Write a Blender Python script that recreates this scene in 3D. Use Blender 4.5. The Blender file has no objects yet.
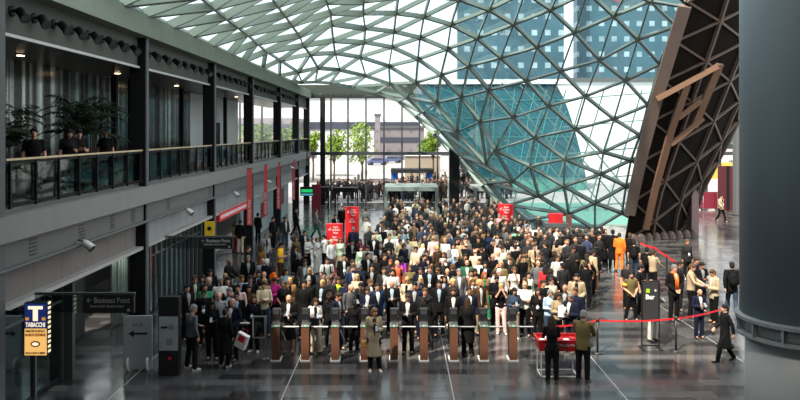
import bpy, bmesh, math, random
from mathutils import Vector, Matrix, Euler, Quaternion
random.seed(7)
R = math.radians
PI = math.pi
scene = bpy.context.scene
COL = scene.collection
F, HX, HY, CZ = 720.0, 400.0, 132.0, 6.5

def at(px, py, d):
    """a point seen at photo pixel (px,py), standing d metres in front of the camera"""
    return Vector(((px - HX) * d / F, d, CZ - (py - HY) * d / F))

# ------------------------------------------------------------------ materials
MATS = {}
def mat(name, color, rough=0.6, metal=0.0, var=0.12, scale=6.0, bump=0.0, spec=0.5, emit=None, estr=0.0):
    if name in MATS: return MATS[name]
    m = bpy.data.materials.new(name); m.use_nodes = True
    nt = m.node_tree; N = nt.nodes; L = nt.links
    b = N['Principled BSDF']
    b.inputs['Roughness'].default_value = rough
    b.inputs['Metallic'].default_value = metal
    b.inputs['Specular IOR Level'].default_value = spec
    tc = N.new('ShaderNodeTexCoord'); nz = N.new('ShaderNodeTexNoise')
    nz.inputs['Scale'].default_value = scale; nz.inputs['Detail'].default_value = 4
    L.new(tc.outputs['Object'], nz.inputs['Vector'])
    mx = N.new('ShaderNodeMix'); mx.data_type = 'RGBA'
    c = Vector(color[:3])
    mx.inputs['A'].default_value = (*[max(0, x * (1 - var)) for x in c], 1)
    mx.inputs['B'].default_value = (*[min(1, x * (1 + var)) for x in c], 1)
    L.new(nz.outputs['Fac'], mx.inputs['Factor']); L.new(mx.outputs['Result'], b.inputs['Base Color'])
    if bump:
        bp = N.new('ShaderNodeBump'); bp.inputs['Strength'].default_value = bump; bp.inputs['Distance'].default_value = 0.02
        L.new(nz.outputs['Fac'], bp.inputs['Height']); L.new(bp.outputs['Normal'], b.inputs['Normal'])
    if emit:
        b.inputs['Emission Color'].default_value = (*emit, 1); b.inputs['Emission Strength'].default_value = estr
    MATS[name] = m
    return m

def glass_mat(name, tint, gloss=0.12, rough=0.03, gcol=(1, 1, 1)):
    m = bpy.data.materials.new(name); m.use_nodes = True
    nt = m.node_tree; N = nt.nodes; L = nt.links
    for n in list(N): N.remove(n)
    out = N.new('ShaderNodeOutputMaterial'); tr = N.new('ShaderNodeBsdfTransparent'); gl = N.new('ShaderNodeBsdfGlossy')
    lw = N.new('ShaderNodeLayerWeight'); lw.inputs['Blend'].default_value = 0.35
    mul = N.new('ShaderNodeMath'); mul.operation = 'MULTIPLY_ADD'; mul.inputs[1].default_value = 0.22; mul.inputs[2].default_value = gloss
    cl = N.new('ShaderNodeClamp')
    tc = N.new('ShaderNodeTexCoord'); nz = N.new('ShaderNodeTexNoise'); nz.inputs['Scale'].default_value = 0.6
    mx = N.new('ShaderNodeMix'); mx.data_type = 'RGBA'
    mx.inputs['A'].default_value = (*[x * 0.93 for x in tint], 1); mx.inputs['B'].default_value = (*tint, 1)
    L.new(tc.outputs['Object'], nz.inputs['Vector']); L.new(nz.outputs['Fac'], mx.inputs['Factor']); L.new(mx.outputs['Result'], tr.inputs['Color'])
    gl.inputs['Roughness'].default_value = rough; gl.inputs['Color'].default_value = (*gcol, 1)
    ms = N.new('ShaderNodeMixShader')
    L.new(lw.outputs['Fresnel'], mul.inputs[0]); L.new(mul.outputs[0], cl.inputs['Value']); L.new(cl.outputs[0], ms.inputs['Fac'])
    L.new(tr.outputs[0], ms.inputs[1]); L.new(gl.outputs[0], ms.inputs[2]); L.new(ms.outputs[0], out.inputs['Surface'])
    MATS[name] = m
    return m

def object_colour_mat(name, rough, mul=(1, 1, 1), weave=400.0, var=0.18, sheen=0.0, sss=0.0):
    """takes the colour set on each object"""
    m = bpy.data.materials.new(name); m.use_nodes = True
    nt = m.node_tree; N = nt.nodes; L = nt.links
    b = N['Principled BSDF']; b.inputs['Roughness'].default_value = rough
    oi = N.new('ShaderNodeObjectInfo'); tc = N.new('ShaderNodeTexCoord'); nz = N.new('ShaderNodeTexNoise')
    nz.inputs['Scale'].default_value = weave; nz.inputs['Detail'].default_value = 2
    L.new(tc.outputs['Object'], nz.inputs['Vector'])
    mr = N.new('ShaderNodeMapRange'); mr.inputs['To Min'].default_value = 1 - var; mr.inputs['To Max'].default_value = 1 + var
    L.new(nz.outputs['Fac'], mr.inputs['Value'])
    vm = N.new('ShaderNodeVectorMath'); vm.operation = 'MULTIPLY'; vm.inputs[1].default_value = mul
    L.new(oi.outputs['Color'], vm.inputs[0])
    v2 = N.new('ShaderNodeVectorMath'); v2.operation = 'SCALE'
    L.new(vm.outputs[0], v2.inputs[0]); L.new(mr.outputs[0], v2.inputs['Scale'])
    L.new(v2.outputs[0], b.inputs['Base Color'])
    if sheen: b.inputs['Sheen Weight'].default_value = sheen
    MATS[name] = m
    return m

# ------------------------------------------------------------------ objects
def tag(o, label=None, cat=None, group=None, kind=None):
    if label: o['label'] = label
    if cat: o['category'] = cat
    if group: o['group'] = group
    if kind: o['kind'] = kind
    return o

def obj(name, bm, m, parent=None, smooth=False, loc=None):
    me = bpy.data.meshes.new(name)
    bmesh.ops.recalc_face_normals(bm, faces=bm.faces[:])
    bm.to_mesh(me); bm.free()
    o = bpy.data.objects.new(name, me); COL.objects.link(o)
    for x in (m if isinstance(m, (list, tuple)) else [m]): me.materials.append(x)
    if smooth: me.polygons.foreach_set('use_smooth', [True] * len(me.polygons))
    if parent is not None: o.parent = parent
    if loc is not None: o.location = loc
    return o

def empty(name, loc, label=None, cat=None, group=None, rz=0.0):
    o = bpy.data.objects.new(name, None); COL.objects.link(o)
    o.empty_display_size = 0.2; o.location = loc; o.rotation_euler = (0, 0, rz)
    return tag(o, label, cat, group)

def struct(name, bm, m, parent=None, smooth=False):
    o = obj(name, bm, m, parent, smooth)
    if parent is None: o['kind'] = 'structure'
    return o

def copy_tree(o, parent=None):
    c = o.copy(); COL.objects.link(c)
    if parent is not None: c.parent = parent
    for ch in list(o.children): copy_tree(ch, c)
    return c

B = bmesh.new
def box(bm, x0, y0, z0, x1, y1, z1, M=None):
    vs = [bm.verts.new(Vector(p)) for p in ((x0,y0,z0),(x1,y0,z0),(x1,y1,z0),(x0,y1,z0),(x0,y0,z1),(x1,y0,z1),(x1,y1,z1),(x0,y1,z1))]
    if M:
        for v in vs: v.co = M @ v.co
    for f in ((0,3,2,1),(4,5,6,7),(0,1,5,4),(1,2,6,5),(2,3,7,6),(3,0,4,7)): bm.faces.new([vs[i] for i in f])
    return bm

def cbox(bm, c, s, M=None):
    return box(bm, c[0]-s[0]/2, c[1]-s[1]/2, c[2]-s[2]/2, c[0]+s[0]/2, c[1]+s[1]/2, c[2]+s[2]/2, M)

def bar(bm, p, q, w, h, n=(0, 0, 1), off=0.0):
    """box beam from p to q, w wide, h deep along n"""
    p, q, n = Vector(p), Vector(q), Vector(n)
    t = (q - p).normalized(); s = t.cross(n)
    if s.length < 1e-4: s = t.cross(Vector((1, 0, 0)))
    s.normalize(); n = s.cross(t).normalized()
    vs = []
    for c in (p, q):
        for a, b in ((-1,-1),(1,-1),(1,1),(-1,1)):
            vs.append(bm.verts.new(c + s * (a * w / 2) + n * (b * h / 2 + off)))
    for f in ((0,3,2,1),(4,5,6,7),(0,1,5,4),(1,2,6,5),(2,3,7,6),(3,0,4,7)): bm.faces.new([vs[i] for i in f])
    return bm

def tube(bm, pts, radii, seg=10, cap=True, ex=None):
    """lofted tube; a radius may be a number or (rx, ry)"""
    pts = [Vector(p) for p in pts]
    if not isinstance(radii, (list, tuple)) or (len(radii) == 2 and len(pts) != 2): radii = [radii] * len(pts)
    P, Q = list(pts), list(radii)
    rings = []
    for i, (p, r) in enumerate(zip(P, Q)):
        t = (P[min(i+1, len(P)-1)] - P[max(i-1, 0)]).normalized()
        x = Vector(ex) if ex else Vector((1, 0, 0))
        if abs(x.dot(t)) > 0.95: x = Vector((0, 0, 1))
        x = (x - t * x.dot(t)).normalized(); y = t.cross(x)
        rx, ry = r if isinstance(r, (tuple, list)) else (r, r)
        rings.append([bm.verts.new(p + x * (rx * math.cos(a)) + y * (ry * math.sin(a))) for a in [2*PI*k/seg for k in range(seg)]])
    for a, b in zip(rings, rings[1:]):
        for k in range(seg): bm.faces.new((a[k], a[(k+1) % seg], b[(k+1) % seg], b[k]))
    if cap:
        bm.faces.new(rings[0][::-1]); bm.faces.new(rings[-1])
    return bm

def ball(bm, c, r, seg=12, M=None):
    m = Matrix.Translation(Vector(c)) @ Matrix.Diagonal((*(r if isinstance(r, (tuple, list)) else (r, r, r)), 1))
    if M is not None: m = M @ m
    bmesh.ops.create_uvsphere(bm, u_segments=seg, v_segments=max(6, seg * 2 // 3), radius=1, matrix=m)
    return bm

def lathe(bm, c, prof, seg=24):
    """profile of (radius, z) spun about a vertical axis through c"""
    rings = []
    for r, z in prof:
        rings.append([bm.verts.new(Vector((c[0] + r*math.cos(2*PI*k/seg), c[1] + r*math.sin(2*PI*k/seg), c[2] + z))) for k in range(seg)])
    for a, b in zip(rings, rings[1:]):
        for k in range(seg): bm.faces.new((a[k], a[(k+1) % seg], b[(k+1) % seg], b[k]))
    bm.faces.new(rings[0][::-1]); bm.faces.new(rings[-1])
    return bm

def bevel(bm, w, seg=2):
    bmesh.ops.bevel(bm, geom=[e for e in bm.edges], offset=w, segments=seg, affect='EDGES', profile=0.5)
    return bm

def text(body, size, loc, rot, m, parent, name='lettering', align='CENTER', depth=0.004, bold=0.0, width=None):
    """lettering as a thin mesh standing on its sign"""
    cu = bpy.data.curves.new(name, 'FONT'); cu.body = body; cu.size = size; cu.align_x = align; cu.align_y = 'CENTER'
    cu.extrude = depth; cu.offset = bold; cu.resolution_u = 2
    t = bpy.data.objects.new(name, cu); COL.objects.link(t)
    dg = bpy.context.evaluated_depsgraph_get()
    me = bpy.data.meshes.new_from_object(t.evaluated_get(dg))
    bpy.data.objects.remove(t); bpy.data.curves.remove(cu)
    if width:
        xs = [v.co.x for v in me.vertices]
        k = width / max(1e-6, max(xs) - min(xs))
        for v in me.vertices: v.co.x *= k
    o = bpy.data.objects.new(name, me); COL.objects.link(o)
    me.materials.clear(); me.materials.append(m)
    o.location = loc; o.rotation_euler = rot
    if parent is not None: o.parent = parent
    return o
FRONT = (PI/2, 0, 0)     # text upright, read from the camera side

ORD = ['first','second','third','fourth','fifth','sixth','seventh','eighth','ninth','tenth','eleventh','twelfth']

# common materials
M_steel_dark = mat('dark_steel_paint', (0.009, 0.0095, 0.010), 0.6, 0.0, spec=0.15)
M_steel_grey = mat('grey_steel_paint', (0.10, 0.105, 0.105), 0.55, 0.0, spec=0.2)
M_fascia = mat('balcony_concrete', (0.22, 0.215, 0.205), 0.75, 0, 0.1, 2.0, 0.05, spec=0.15)
M_girder = mat('grey_green_girder_paint', (0.19, 0.225, 0.175), 0.6, 0.0, 0.2, 1.5, spec=0.15)
M_black = mat('black_plastic', (0.012, 0.012, 0.013), 0.4)
M_white = mat('white_paint', (0.75, 0.75, 0.73), 0.5)
M_red = mat('red_panel', (0.62, 0.015, 0.02), 0.45)
M_redcloth = mat('red_banner_cloth', (0.7, 0.10, 0.10), 0.8)
M_chrome = mat('brushed_metal', (0.6, 0.6, 0.58), 0.3, 0.9)
M_letter = mat('white_lettering', (0.85, 0.85, 0.83), 0.6)
# ------------------------------------------------------------------ people: one continuous body per pose, clothes and hair as its parts
M_skin = object_colour_mat('skin', 0.5, weave=60, var=.06); M_lips = object_colour_mat('lips', 0.45, (.75, .42, .42), 60, .05)
M_eyewhite = mat('eye_white', (.6, .57, .53), .3); M_eye = mat('dark_eye', (.02, .015, .012), .2); M_hairm = object_colour_mat('hair', 0.6, weave=90, var=.35); M_hairm.node_tree.nodes['Principled BSDF'].inputs['Specular IOR Level'].default_value = .15
M_cloth = object_colour_mat('woven_cloth', 0.85, weave=140, var=.2); M_cloth.node_tree.nodes['Principled BSDF'].inputs['Specular IOR Level'].default_value = .15; M_leather = object_colour_mat('smooth_leather', 0.4, weave=60, var=.1)

def voxel(name, bm, vox, smooth=2, slots=()):
    me = bpy.data.meshes.new(name); bmesh.ops.recalc_face_normals(bm, faces=bm.faces[:]); bm.to_mesh(me); bm.free()
    o = bpy.data.objects.new(name, me); COL.objects.link(o)
    md = o.modifiers.new('r', 'REMESH'); md.mode = 'VOXEL'; md.voxel_size = vox; md.use_smooth_shade = True
    dg = bpy.context.evaluated_depsgraph_get()
    out = bpy.data.meshes.new_from_object(o.evaluated_get(dg))
    bpy.data.objects.remove(o); bpy.data.meshes.remove(me)
    if smooth:
        b2 = bmesh.new(); b2.from_mesh(out)
        for _ in range(smooth): bmesh.ops.smooth_vert(b2, verts=b2.verts, factor=.5, use_axis_x=True, use_axis_y=True, use_axis_z=True)
        b2.to_mesh(out); b2.free()
    out.polygons.foreach_set('use_smooth', [True]*len(out.polygons))
    out.materials.clear()
    for m in slots: out.materials.append(m)
    out.name = name
    return out

# arms: elbow, wrist, hand direction, palm normal hint; s = +1 is the person's left (+x, facing -y)
ARM = {
 'down':  lambda s: ((s*.235, .03, 1.14), (s*.24, -.05, .90), (0, -.15, -1)),
 'clasp': lambda s: ((s*.245, .03, 1.15), (s*.075, -.2, .99), (-s*.7, -.15, -.45)),
 'phone': lambda s: ((s*.23, .0, 1.14), (s*.085, -.28, 1.17), (-s*.35, -.6, .45)),
 'cross': lambda s: ((s*.235, -.07, 1.15), (-s*.06, -.215 - .02*s, 1.2 + .02*s), (-s*1, .05, .1)),
 'chin':  lambda s: ((s*.19, -.16, 1.17), (s*.07, -.2, 1.42), (-s*.25, .12, .9)),
 'ear':   lambda s: ((s*.27, -.13, 1.27), (s*.15, -.08, 1.53), (-s*.3, .1, .8)),
 'reach': lambda s: ((s*.235, -.14, 1.19), (s*.17, -.38, 1.08), (-s*.2, -.9, -.2)),
 'pocket':lambda s: ((s*.28, .07, 1.15), (s*.205, -.04, .95), (-s*.3, -.25, -.8)),
 'raise': lambda s: ((s*.33, -.1, 1.42), (s*.40, -.22, 1.66), (s*.1, -.2, .9)),
 'swingf':lambda s: ((s*.22, -.04, 1.15), (s*.2, -.24, .98), (-s*.1, -.6, -.7)),
 'swingb':lambda s: ((s*.24, .14, 1.16), (s*.23, .17, .91), (0, .1, -1)),
 'face':  lambda s: ((s*.2, -.19, 1.3), (s*.06, -.19, 1.5), (-s*.2, .2, .8)),
}
LEG = {
 'stand': lambda s: ((s*.105, -.01, .5), (s*.11, .025, .085), 0),
 'wide':  lambda s: ((s*.135, -.02, .5), (s*.19, .03, .085), 0),
 'relax': lambda s: ((s*.11, -.05 if s > 0 else .0, .5), (s*(.15 if s > 0 else .1), -.03 if s > 0 else .03, .085), 0),
 'walk':  lambda s: ((s*.1, -.17 if s > 0 else .05, .5), (s*.1, -.26 if s > 0 else .31, .085 if s > 0 else .13), 0 if s > 0 else .5),
}
# pose: left arm, right arm, legs, head tilt (down +), head turn
POSES = {
 'stand': ('down', 'down', 'stand', .08, 0), 'relax': ('down', 'pocket', 'relax', .05, .35), 'clasp': ('clasp', 'clasp', 'stand', .12, 0),
 'phone': ('phone', 'phone', 'stand', .42, 0), 'cross': ('cross', 'cross', 'relax', .05, -.3), 'chin': ('chin', 'pocket', 'stand', .1, .2),
 'ear': ('down', 'ear', 'relax', .1, .25), 'reach': ('reach', 'reach', 'stand', .35, 0), 'walk': ('swingb', 'swingf', 'walk', .1, 0),
 'hold': ('phone', 'down', 'relax', .35, .2), 'raise': ('down', 'raise', 'stand', -.05, .3), 'face': ('face', 'face', 'relax', .2, 0), 'wide': ('clasp', 'clasp', 'wide', .1, 0),
 'bent': ('reach', 'down', 'wide', .4, -.3),
}
SEXP = {'m': dict(sh=.185, ch=.165, hip=.155, arm=1.0, bust=0), 'f': dict(sh=.158, ch=.140, hip=.165, arm=.86, bust=.035)}
def V(*a): return Vector(a)
def pose_arm(sex, name, s):
    e, w_, h = (Vector(x) for x in ARM[name](s))
    k = SEXP[sex]['sh']/.185
    sh = V(s*SEXP[sex]['sh'], .005, 1.435)
    e.x *= k if abs(e.x) > .15 else 1
    return sh, e, w_, h.normalized()
def head_M(pose):
    tilt, turn = POSES[pose][3], POSES[pose][4]
    p = V(0, .01, 1.5)
    return Matrix.Translation(p) @ Matrix.Rotation(turn, 4, 'Z') @ Matrix.Rotation(tilt, 4, 'X') @ Matrix.Translation(-p)

def torso_rings(sex, g=0.0, zlo=.84, flare=0.0):
    S = SEXP[sex]; r = []
    prof = [(.84, S['hip']*.92, .105), (.92, S['hip'], .118), (1.0, S['hip']*.95, .112), (1.08, S['ch']*.9 if sex == 'm' else S['ch']*.86, .1),
            (1.18, S['ch']*.97, .108), (1.28, S['ch']*1.06, .115 + S['bust']*.9), (1.37, S['sh']*.96, .108 + S['bust']*.3), (1.44, S['sh']*.82, .082), (1.485, .085, .062)]
    for z, rx, ry in prof:
        if z >= zlo - .001: r.append((z, rx + g, ry + g))
    return r
def add_torso(bm, sex, g, zlo=.84, extra=()):
    r = list(extra) + torso_rings(sex, g, zlo)
    tube(bm, [(0, .005 - (.012 if 1.2 < z < 1.34 and sex == 'f' else 0), z) for z, _, _ in r], [(a, b) for _, a, b in r], 20, ex=(1, 0, 0))
def add_arm(bm, sex, name, s, g, upto=1.0):
    sh, e, w_, h = pose_arm(sex, name, s); k = SEXP[sex]['arm']
    i0 = sh.lerp(V(0, 0, 1.40), .35)
    pts = [i0, sh, sh.lerp(e, .5), e]; rad = [.060*k + g, .055*k + g, .049*k + g, .042*k + g]
    if upto > .5: pts += [e.lerp(w_, .4), e.lerp(w_, upto)]; rad += [.043*k + g, (.043 - .016*upto)*k + g]
    else: pts = pts[:3] + [sh.lerp(e, .78)]; rad = rad[:3] + [.052*k + g]
    tube(bm, pts, rad, 10)
    ball(bm, e, .043*k + g, 8) if upto > .5 else None
    ball(bm, sh, .055*k + g, 8)
def add_leg(bm, sex, name, s, g, zend=.085, k=1.0, wide=0.0):
    kn, an, lift = LEG[name](s); kn, an = Vector(kn), Vector(an); hip = V(s*.085, .005, .9)
    q = SEXP[sex]['hip']/.155
    end = an + (kn - an).normalized()*(.0) + V(0, 0, zend - .085)
    tube(bm, [hip, hip.lerp(kn, .5), kn, kn.lerp(end, .35), kn.lerp(end, .8), end], [.098*q + g, .078*q + g, .058 + g, .058 + g + wide*.4, .042 + g + wide*.8, .04 + g + wide], 12)
def add_hand(bm, sex, name, s):
    sh, e, w_, h = pose_arm(sex, name, s); k = .92 if sex == 'f' else 1.0
    fore = (w_ - e).normalized(); side = h.cross(V(0, 1, 0) if abs(h.y) < .8 else V(0, 0, 1)).normalized()
    if name in ('down', 'pocket', 'swingf', 'swingb'): side = V(0, -1, 0)
    nrm = h.cross(side).normalized(); side = nrm.cross(h).normalized()
    if nrm.dot(V(-s, 0, 0)) < 0 and name in ('down', 'swingf', 'swingb'): nrm = -nrm
    tube(bm, [w_ - fore*.02, w_ + h*.02, w_ + h*.06, w_ + h*.09], [(.026*k, .022*k), (.034*k, .02*k), (.042*k, .018*k), (.038*k, .015*k)], 10, ex=side)
    for j, (o, L) in enumerate(((-.030, .062), (-.010, .075), (.010, .07), (.030, .055))):
        b0 = w_ + h*.08*k + side*o*k; d1 = (h + side*o*1.5 + nrm*.25).normalized(); d2 = (h*.75 + nrm*.7).normalized()
        tube(bm, [b0, b0 + d1*L*.55*k, b0 + d1*L*.55*k + d2*L*.5*k], [.0098, .0092, .008], 6)
    t0 = w_ + h*.025*k - side*.028*k
    tube(bm, [t0, t0 - side*.022*k + h*.03*k + nrm*.012, t0 - side*.024*k + h*.06*k + nrm*.022], [.0125, .011, .009], 6)
def add_head(bm, sex, M):
    k = 1.0
    ball(bm, (0, .012, 1.655), (.077, .097, .098), 20, M)                       # cranium
    ball(bm, (0, -.022, 1.592), (.058, .068, .072), 16, M)                      # jaw
    ball(bm, (0, -.062, 1.545), (.026, .024, .02), 10, M)                       # chin
    for v in ((0, -.098, 1.612, .013, .017, .014), (0, -.088, 1.635, .009, .014, .026)): ball(bm, v[:3], v[3:], 8, M)
    ball(bm, (0, -.079, 1.668), (.05, .016, .011), 10, M)                       # brow
    ball(bm, (0, -.084, 1.578), (.024, .010, .011), 8, M)                       # mouth
    for s in (-1, 1):
        ball(bm, (s*.078, .012, 1.625), (.011, .02, .031), 8, M); ball(bm, (s*.04, -.06, 1.612), (.022, .02, .02), 8, M)
    a = V(0, .018, 1.43); b = M @ V(0, .012, 1.58); r = .056 if sex == 'm' else .046
    tube(bm, [a, a.lerp(b, .5), b], [r*1.25, r, r], 12)

CACHE = {}
def body_mesh(sex, pose, bare_legs):
    key = ('body', sex, pose)
    if key in CACHE: return CACHE[key]
    la, ra, lg, _, _ = POSES[pose]; M = head_M(pose); bm = B()
    add_torso(bm, sex, 0); ball(bm, (0, .005, .88), (.145, .11, .09), 12)
    for s, nm in ((1, la), (-1, ra)): add_arm(bm, sex, nm, s, 0); add_hand(bm, sex, nm, s)
    for s in (1, -1):
        add_leg(bm, sex, lg, s, 0); an = Vector(LEG[lg](s)[1]); ball(bm, an + V(0, -.05, -.035), (.036, .1, .035), 10)
    add_head(bm, sex, M)
    me = voxel('body', bm, .0098, 1, (M_skin, M_lips)); Mi = M.inverted(); idx = []
    for p in me.polygons:
        c = Mi @ p.center; i = 0
        if c.y < -.055 and c.z > 1.55 and p.center.z > 1.4:
            if abs(c.x) < .025 and abs(c.z - 1.578) < .008: i = 1
        idx.append(i)
    me.polygons.foreach_set('material_index', idx)
    CACHE[key] = me; return me

def upper_meshes(sex, pose, kind):
    key = ('up', sex, pose, kind)
    if key in CACHE: return CACHE[key]
    la, ra, lg, _, _ = POSES[pose]; bm = B(); S = SEXP[sex]
    g = {'tee': .010, 'shirt': .013, 'jacket': .024, 'suit': .024, 'coat': .028, 'dress': .014}[kind]
    ex = {'tee': [(.86, S['hip'] + .004, .115)], 'shirt': [(.87, S['hip'] + .012, .125)], 'jacket': [(.80, S['hip'] + .03, .135)], 'suit': [(.77, S['hip'] + .035, .14)],
          'coat': [(.42, .215, .2), (.6, .2, .18), (.8, S['hip'] + .03, .145)], 'dress': [(.40, .23, .2), (.62, .205, .17), (.82, S['hip'] + .02, .13)]}[kind]
    if 'walk' in lg and kind in ('coat', 'dress'): ex[0] = (ex[0][0], .21, .28)
    add_torso(bm, sex, g, .92, ex)
    for s, nm in ((1, la), (-1, ra)): add_arm(bm, sex, nm, s, g*.85, .3 if kind == 'tee' or kind == 'dress' else .97)
    if kind in ('jacket', 'coat', 'suit'): tube(bm, [(0, .03, 1.47), (0, .03, 1.525)], [(.075, .07), (.068, .066)], 14)
    else: tube(bm, [(0, .018, 1.46), (0, .016, 1.505)], [(.07, .066), (.062, .058)], 14)
    me = voxel(kind, bm, .0155, 2, (M_cloth,))
    r = (me, None)
    if kind in ('suit', 'coat', 'jacket'):                                      # the shirt front between the lapels
        lo = {'suit': 1.08, 'coat': .98, 'jacket': .94}[kind]; wd = {'suit': .062, 'coat': .05, 'jacket': .05}[kind]
        rings = torso_rings(sex, g, .92); b2 = B(); rows_ = []
        for k in range(15):
            z = lo + (1.485 - lo)*k/14; t = (z - lo)/(1.44 - lo); w_ = wd*min(1, t**.8) + .004
            if z > 1.45: w_ *= 1 - (z - 1.45)/.06
            for (z0, a0, b0), (z1, a1, b1) in zip(rings, rings[1:]):
                if z <= z1: break
            q = min(1, max(0, (z - z0)/(z1 - z0))); rx, ry = a0 + (a1 - a0)*q, b0 + (b1 - b0)*q
            cy = .005 - (.012 if 1.2 < z < 1.34 and sex == 'f' else 0)
            rows_.append([b2.verts.new((w_*u, cy - (ry + .004)*math.sqrt(max(.05, 1 - (w_*u/rx)**2)), z)) for u in (-1, -.5, 0, .5, 1)])
        for a_, b_ in zip(rows_, rows_[1:]):
            for u in range(4): b2.faces.new((a_[u], a_[u+1], b_[u+1], b_[u]))
        ex_ = bmesh.ops.extrude_face_region(b2, geom=b2.faces[:]); bmesh.ops.translate(b2, vec=(0, .014, 0), verts=[v for v in ex_['geom'] if isinstance(v, bmesh.types.BMVert)])
        bmesh.ops.recalc_face_normals(b2, faces=b2.faces[:]); m2 = bpy.data.meshes.new('shirt'); b2.to_mesh(m2); b2.free(); m2.materials.append(M_cloth)
        m2.polygons.foreach_set('use_smooth', [True]*len(m2.polygons)); r = (me, m2)
    CACHE[key] = r; return r
def lower_mesh(sex, pose, kind):
    key = ('lo', sex, pose, kind)
    if key in CACHE: return CACHE[key]
    lg = POSES[pose][2]; bm = B(); S = SEXP[sex]
    if kind == 'skirt':
        f = .26 if lg == 'walk' else .17
        tube(bm, [(0, .005, .36), (0, .005, .6), (0, .005, .85), (0, .005, .95), (0, .005, 1.04)], [(.22, f), (.2, .16), (S['hip'] + .016, .132), (S['hip'] + .014, .13), (S['hip']*.92, .112)], 20)
    else:
        tube(bm, [(0, .005, .80), (0, .005, .86), (0, .005, .95), (0, .005, 1.05)], [(.13, .1), (S['hip'] + .006, .122), (S['hip'] + .008, .124), (S['hip']*.95, .112)], 18)
        for s in (1, -1): add_leg(bm, sex, lg, s, .013 if kind != 'wide' else .03, .05 if kind != 'shorts' else .46, wide=.014 if kind == 'trousers' else (.05 if kind == 'wide' else .02))
    me = voxel(kind if kind != 'wide' else 'trousers', bm, .0165, 1, (M_cloth,)); CACHE[key] = me; return me
def shoe_mesh(pose, s):
    lg = POSES[pose][2]; key = ('shoe', lg, s)
    if key in CACHE: return CACHE[key]
    an = Vector(LEG[lg](s)[1]); lift = LEG[lg](s)[2]
    bm = B()
    prof = [(.07, .030, .03), (.05, .038, .045), (-.02, .038, .04), (-.09, .045, .032), (-.15, .042, .026), (-.185, .02, .018)]
    tube(bm, [(0, y, h) for y, w_, h in prof], [(w_, h) for y, w_, h in prof], 12, ex=(1, 0, 0))
    box(bm, -.038, -.17, 0.0, .038, .07, .016); tube(bm, [(0, .01, .05), (0, .01, .11)], [(.042, .05), (.045, .052)], 12)
    M = Matrix.Translation(V(an.x, an.y, an.z - .085)) @ Matrix.Rotation(s*.14, 4, 'Z') @ Matrix.Rotation(lift, 4, 'X')
    bmesh.ops.transform(bm, matrix=M, verts=bm.verts)
    me = voxel('shoe', bm, .013, 1, (M_leather,)); CACHE[key] = me; return me
def hair_mesh(style, pose):
    key = ('hair', style, POSES[pose][3:5])
    if key in CACHE: return CACHE[key]
    M = head_M(pose); bm = B()
    if style == 'bald':                                                         # a thin fringe round the sides and back
        for j in range(9):
            a = -.35 + (PI + .7)*j/8
            ball(bm, (.072*math.cos(a), .018 + .088*math.sin(a), 1.628), (.016, .016, .034), 8, M)
    elif style == 'cap':
        ball(bm, (0, .014, 1.675), (.088, .106, .086), 18, M); ball(bm, (0, -.11, 1.685), (.07, .07, .012), 12, M)
    else:
        ball(bm, (0, .016, 1.684), (.085, .101, .088), 20, M)                    # crown
        ball(bm, (0, .055, 1.63), (.08, .072, .085), 16, M)                     # back of the head
        ball(bm, (.03, -.05, 1.725), (.05, .04, .028), 10, M)
        for s in (-1, 1): ball(bm, (s*.073, .0, 1.66), (.014, .035, .045), 8, M)
        if style in ('long', 'bob'):
            zb = 1.36 if style == 'long' else 1.5
            for s in (-1, 1): tube(bm, [M @ V(s*.066, -.005, 1.70), M @ V(s*.082, .015, 1.62), M @ V(s*.086, .015, 1.54), V(s*.09, .0, zb)], [(.014, .04), (.016, .048), (.02, .05), (.018, .04)], 10, ex=(1, 0, 0))
            tube(bm, [M @ V(0, .05, 1.68), M @ V(0, .08, 1.58), V(0, .10, 1.46), V(0, .105, zb - .03)], [(.08, .06), (.09, .05), (.095, .04), (.075, .02)], 14, ex=(1, 0, 0))
        if style == 'pony':
            tube(bm, [M @ V(0, .11, 1.69), M @ V(0, .15, 1.66), M @ V(0, .15, 1.56), M @ V(0, .13, 1.46)], [.02, .03, .03, .01], 10)
        if style == 'bun': ball(bm, (0, .12, 1.70), .042, 12, M)
        if style == 'curly':
            rr = random.Random(5)
            for _ in range(34):
                v = V(rr.gauss(0, 1), rr.gauss(0, 1), rr.gauss(0, 1)).normalized()
                if v.y < -.2 and v.z < .4: v.y = abs(v.y)
                ball(bm, V(0, .04, 1.64) + V(v.x*.1, v.y*.1, v.z*.11), rr.uniform(.03, .045), 8, M)
            for _ in range(22): ball(bm, V(rr.uniform(-.1, .1), rr.uniform(.06, .12), rr.uniform(1.38, 1.58)), .035, 8)
    me = voxel('hair', bm, .0125, 1, (M_hairm,)); CACHE[key] = me; return me
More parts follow.
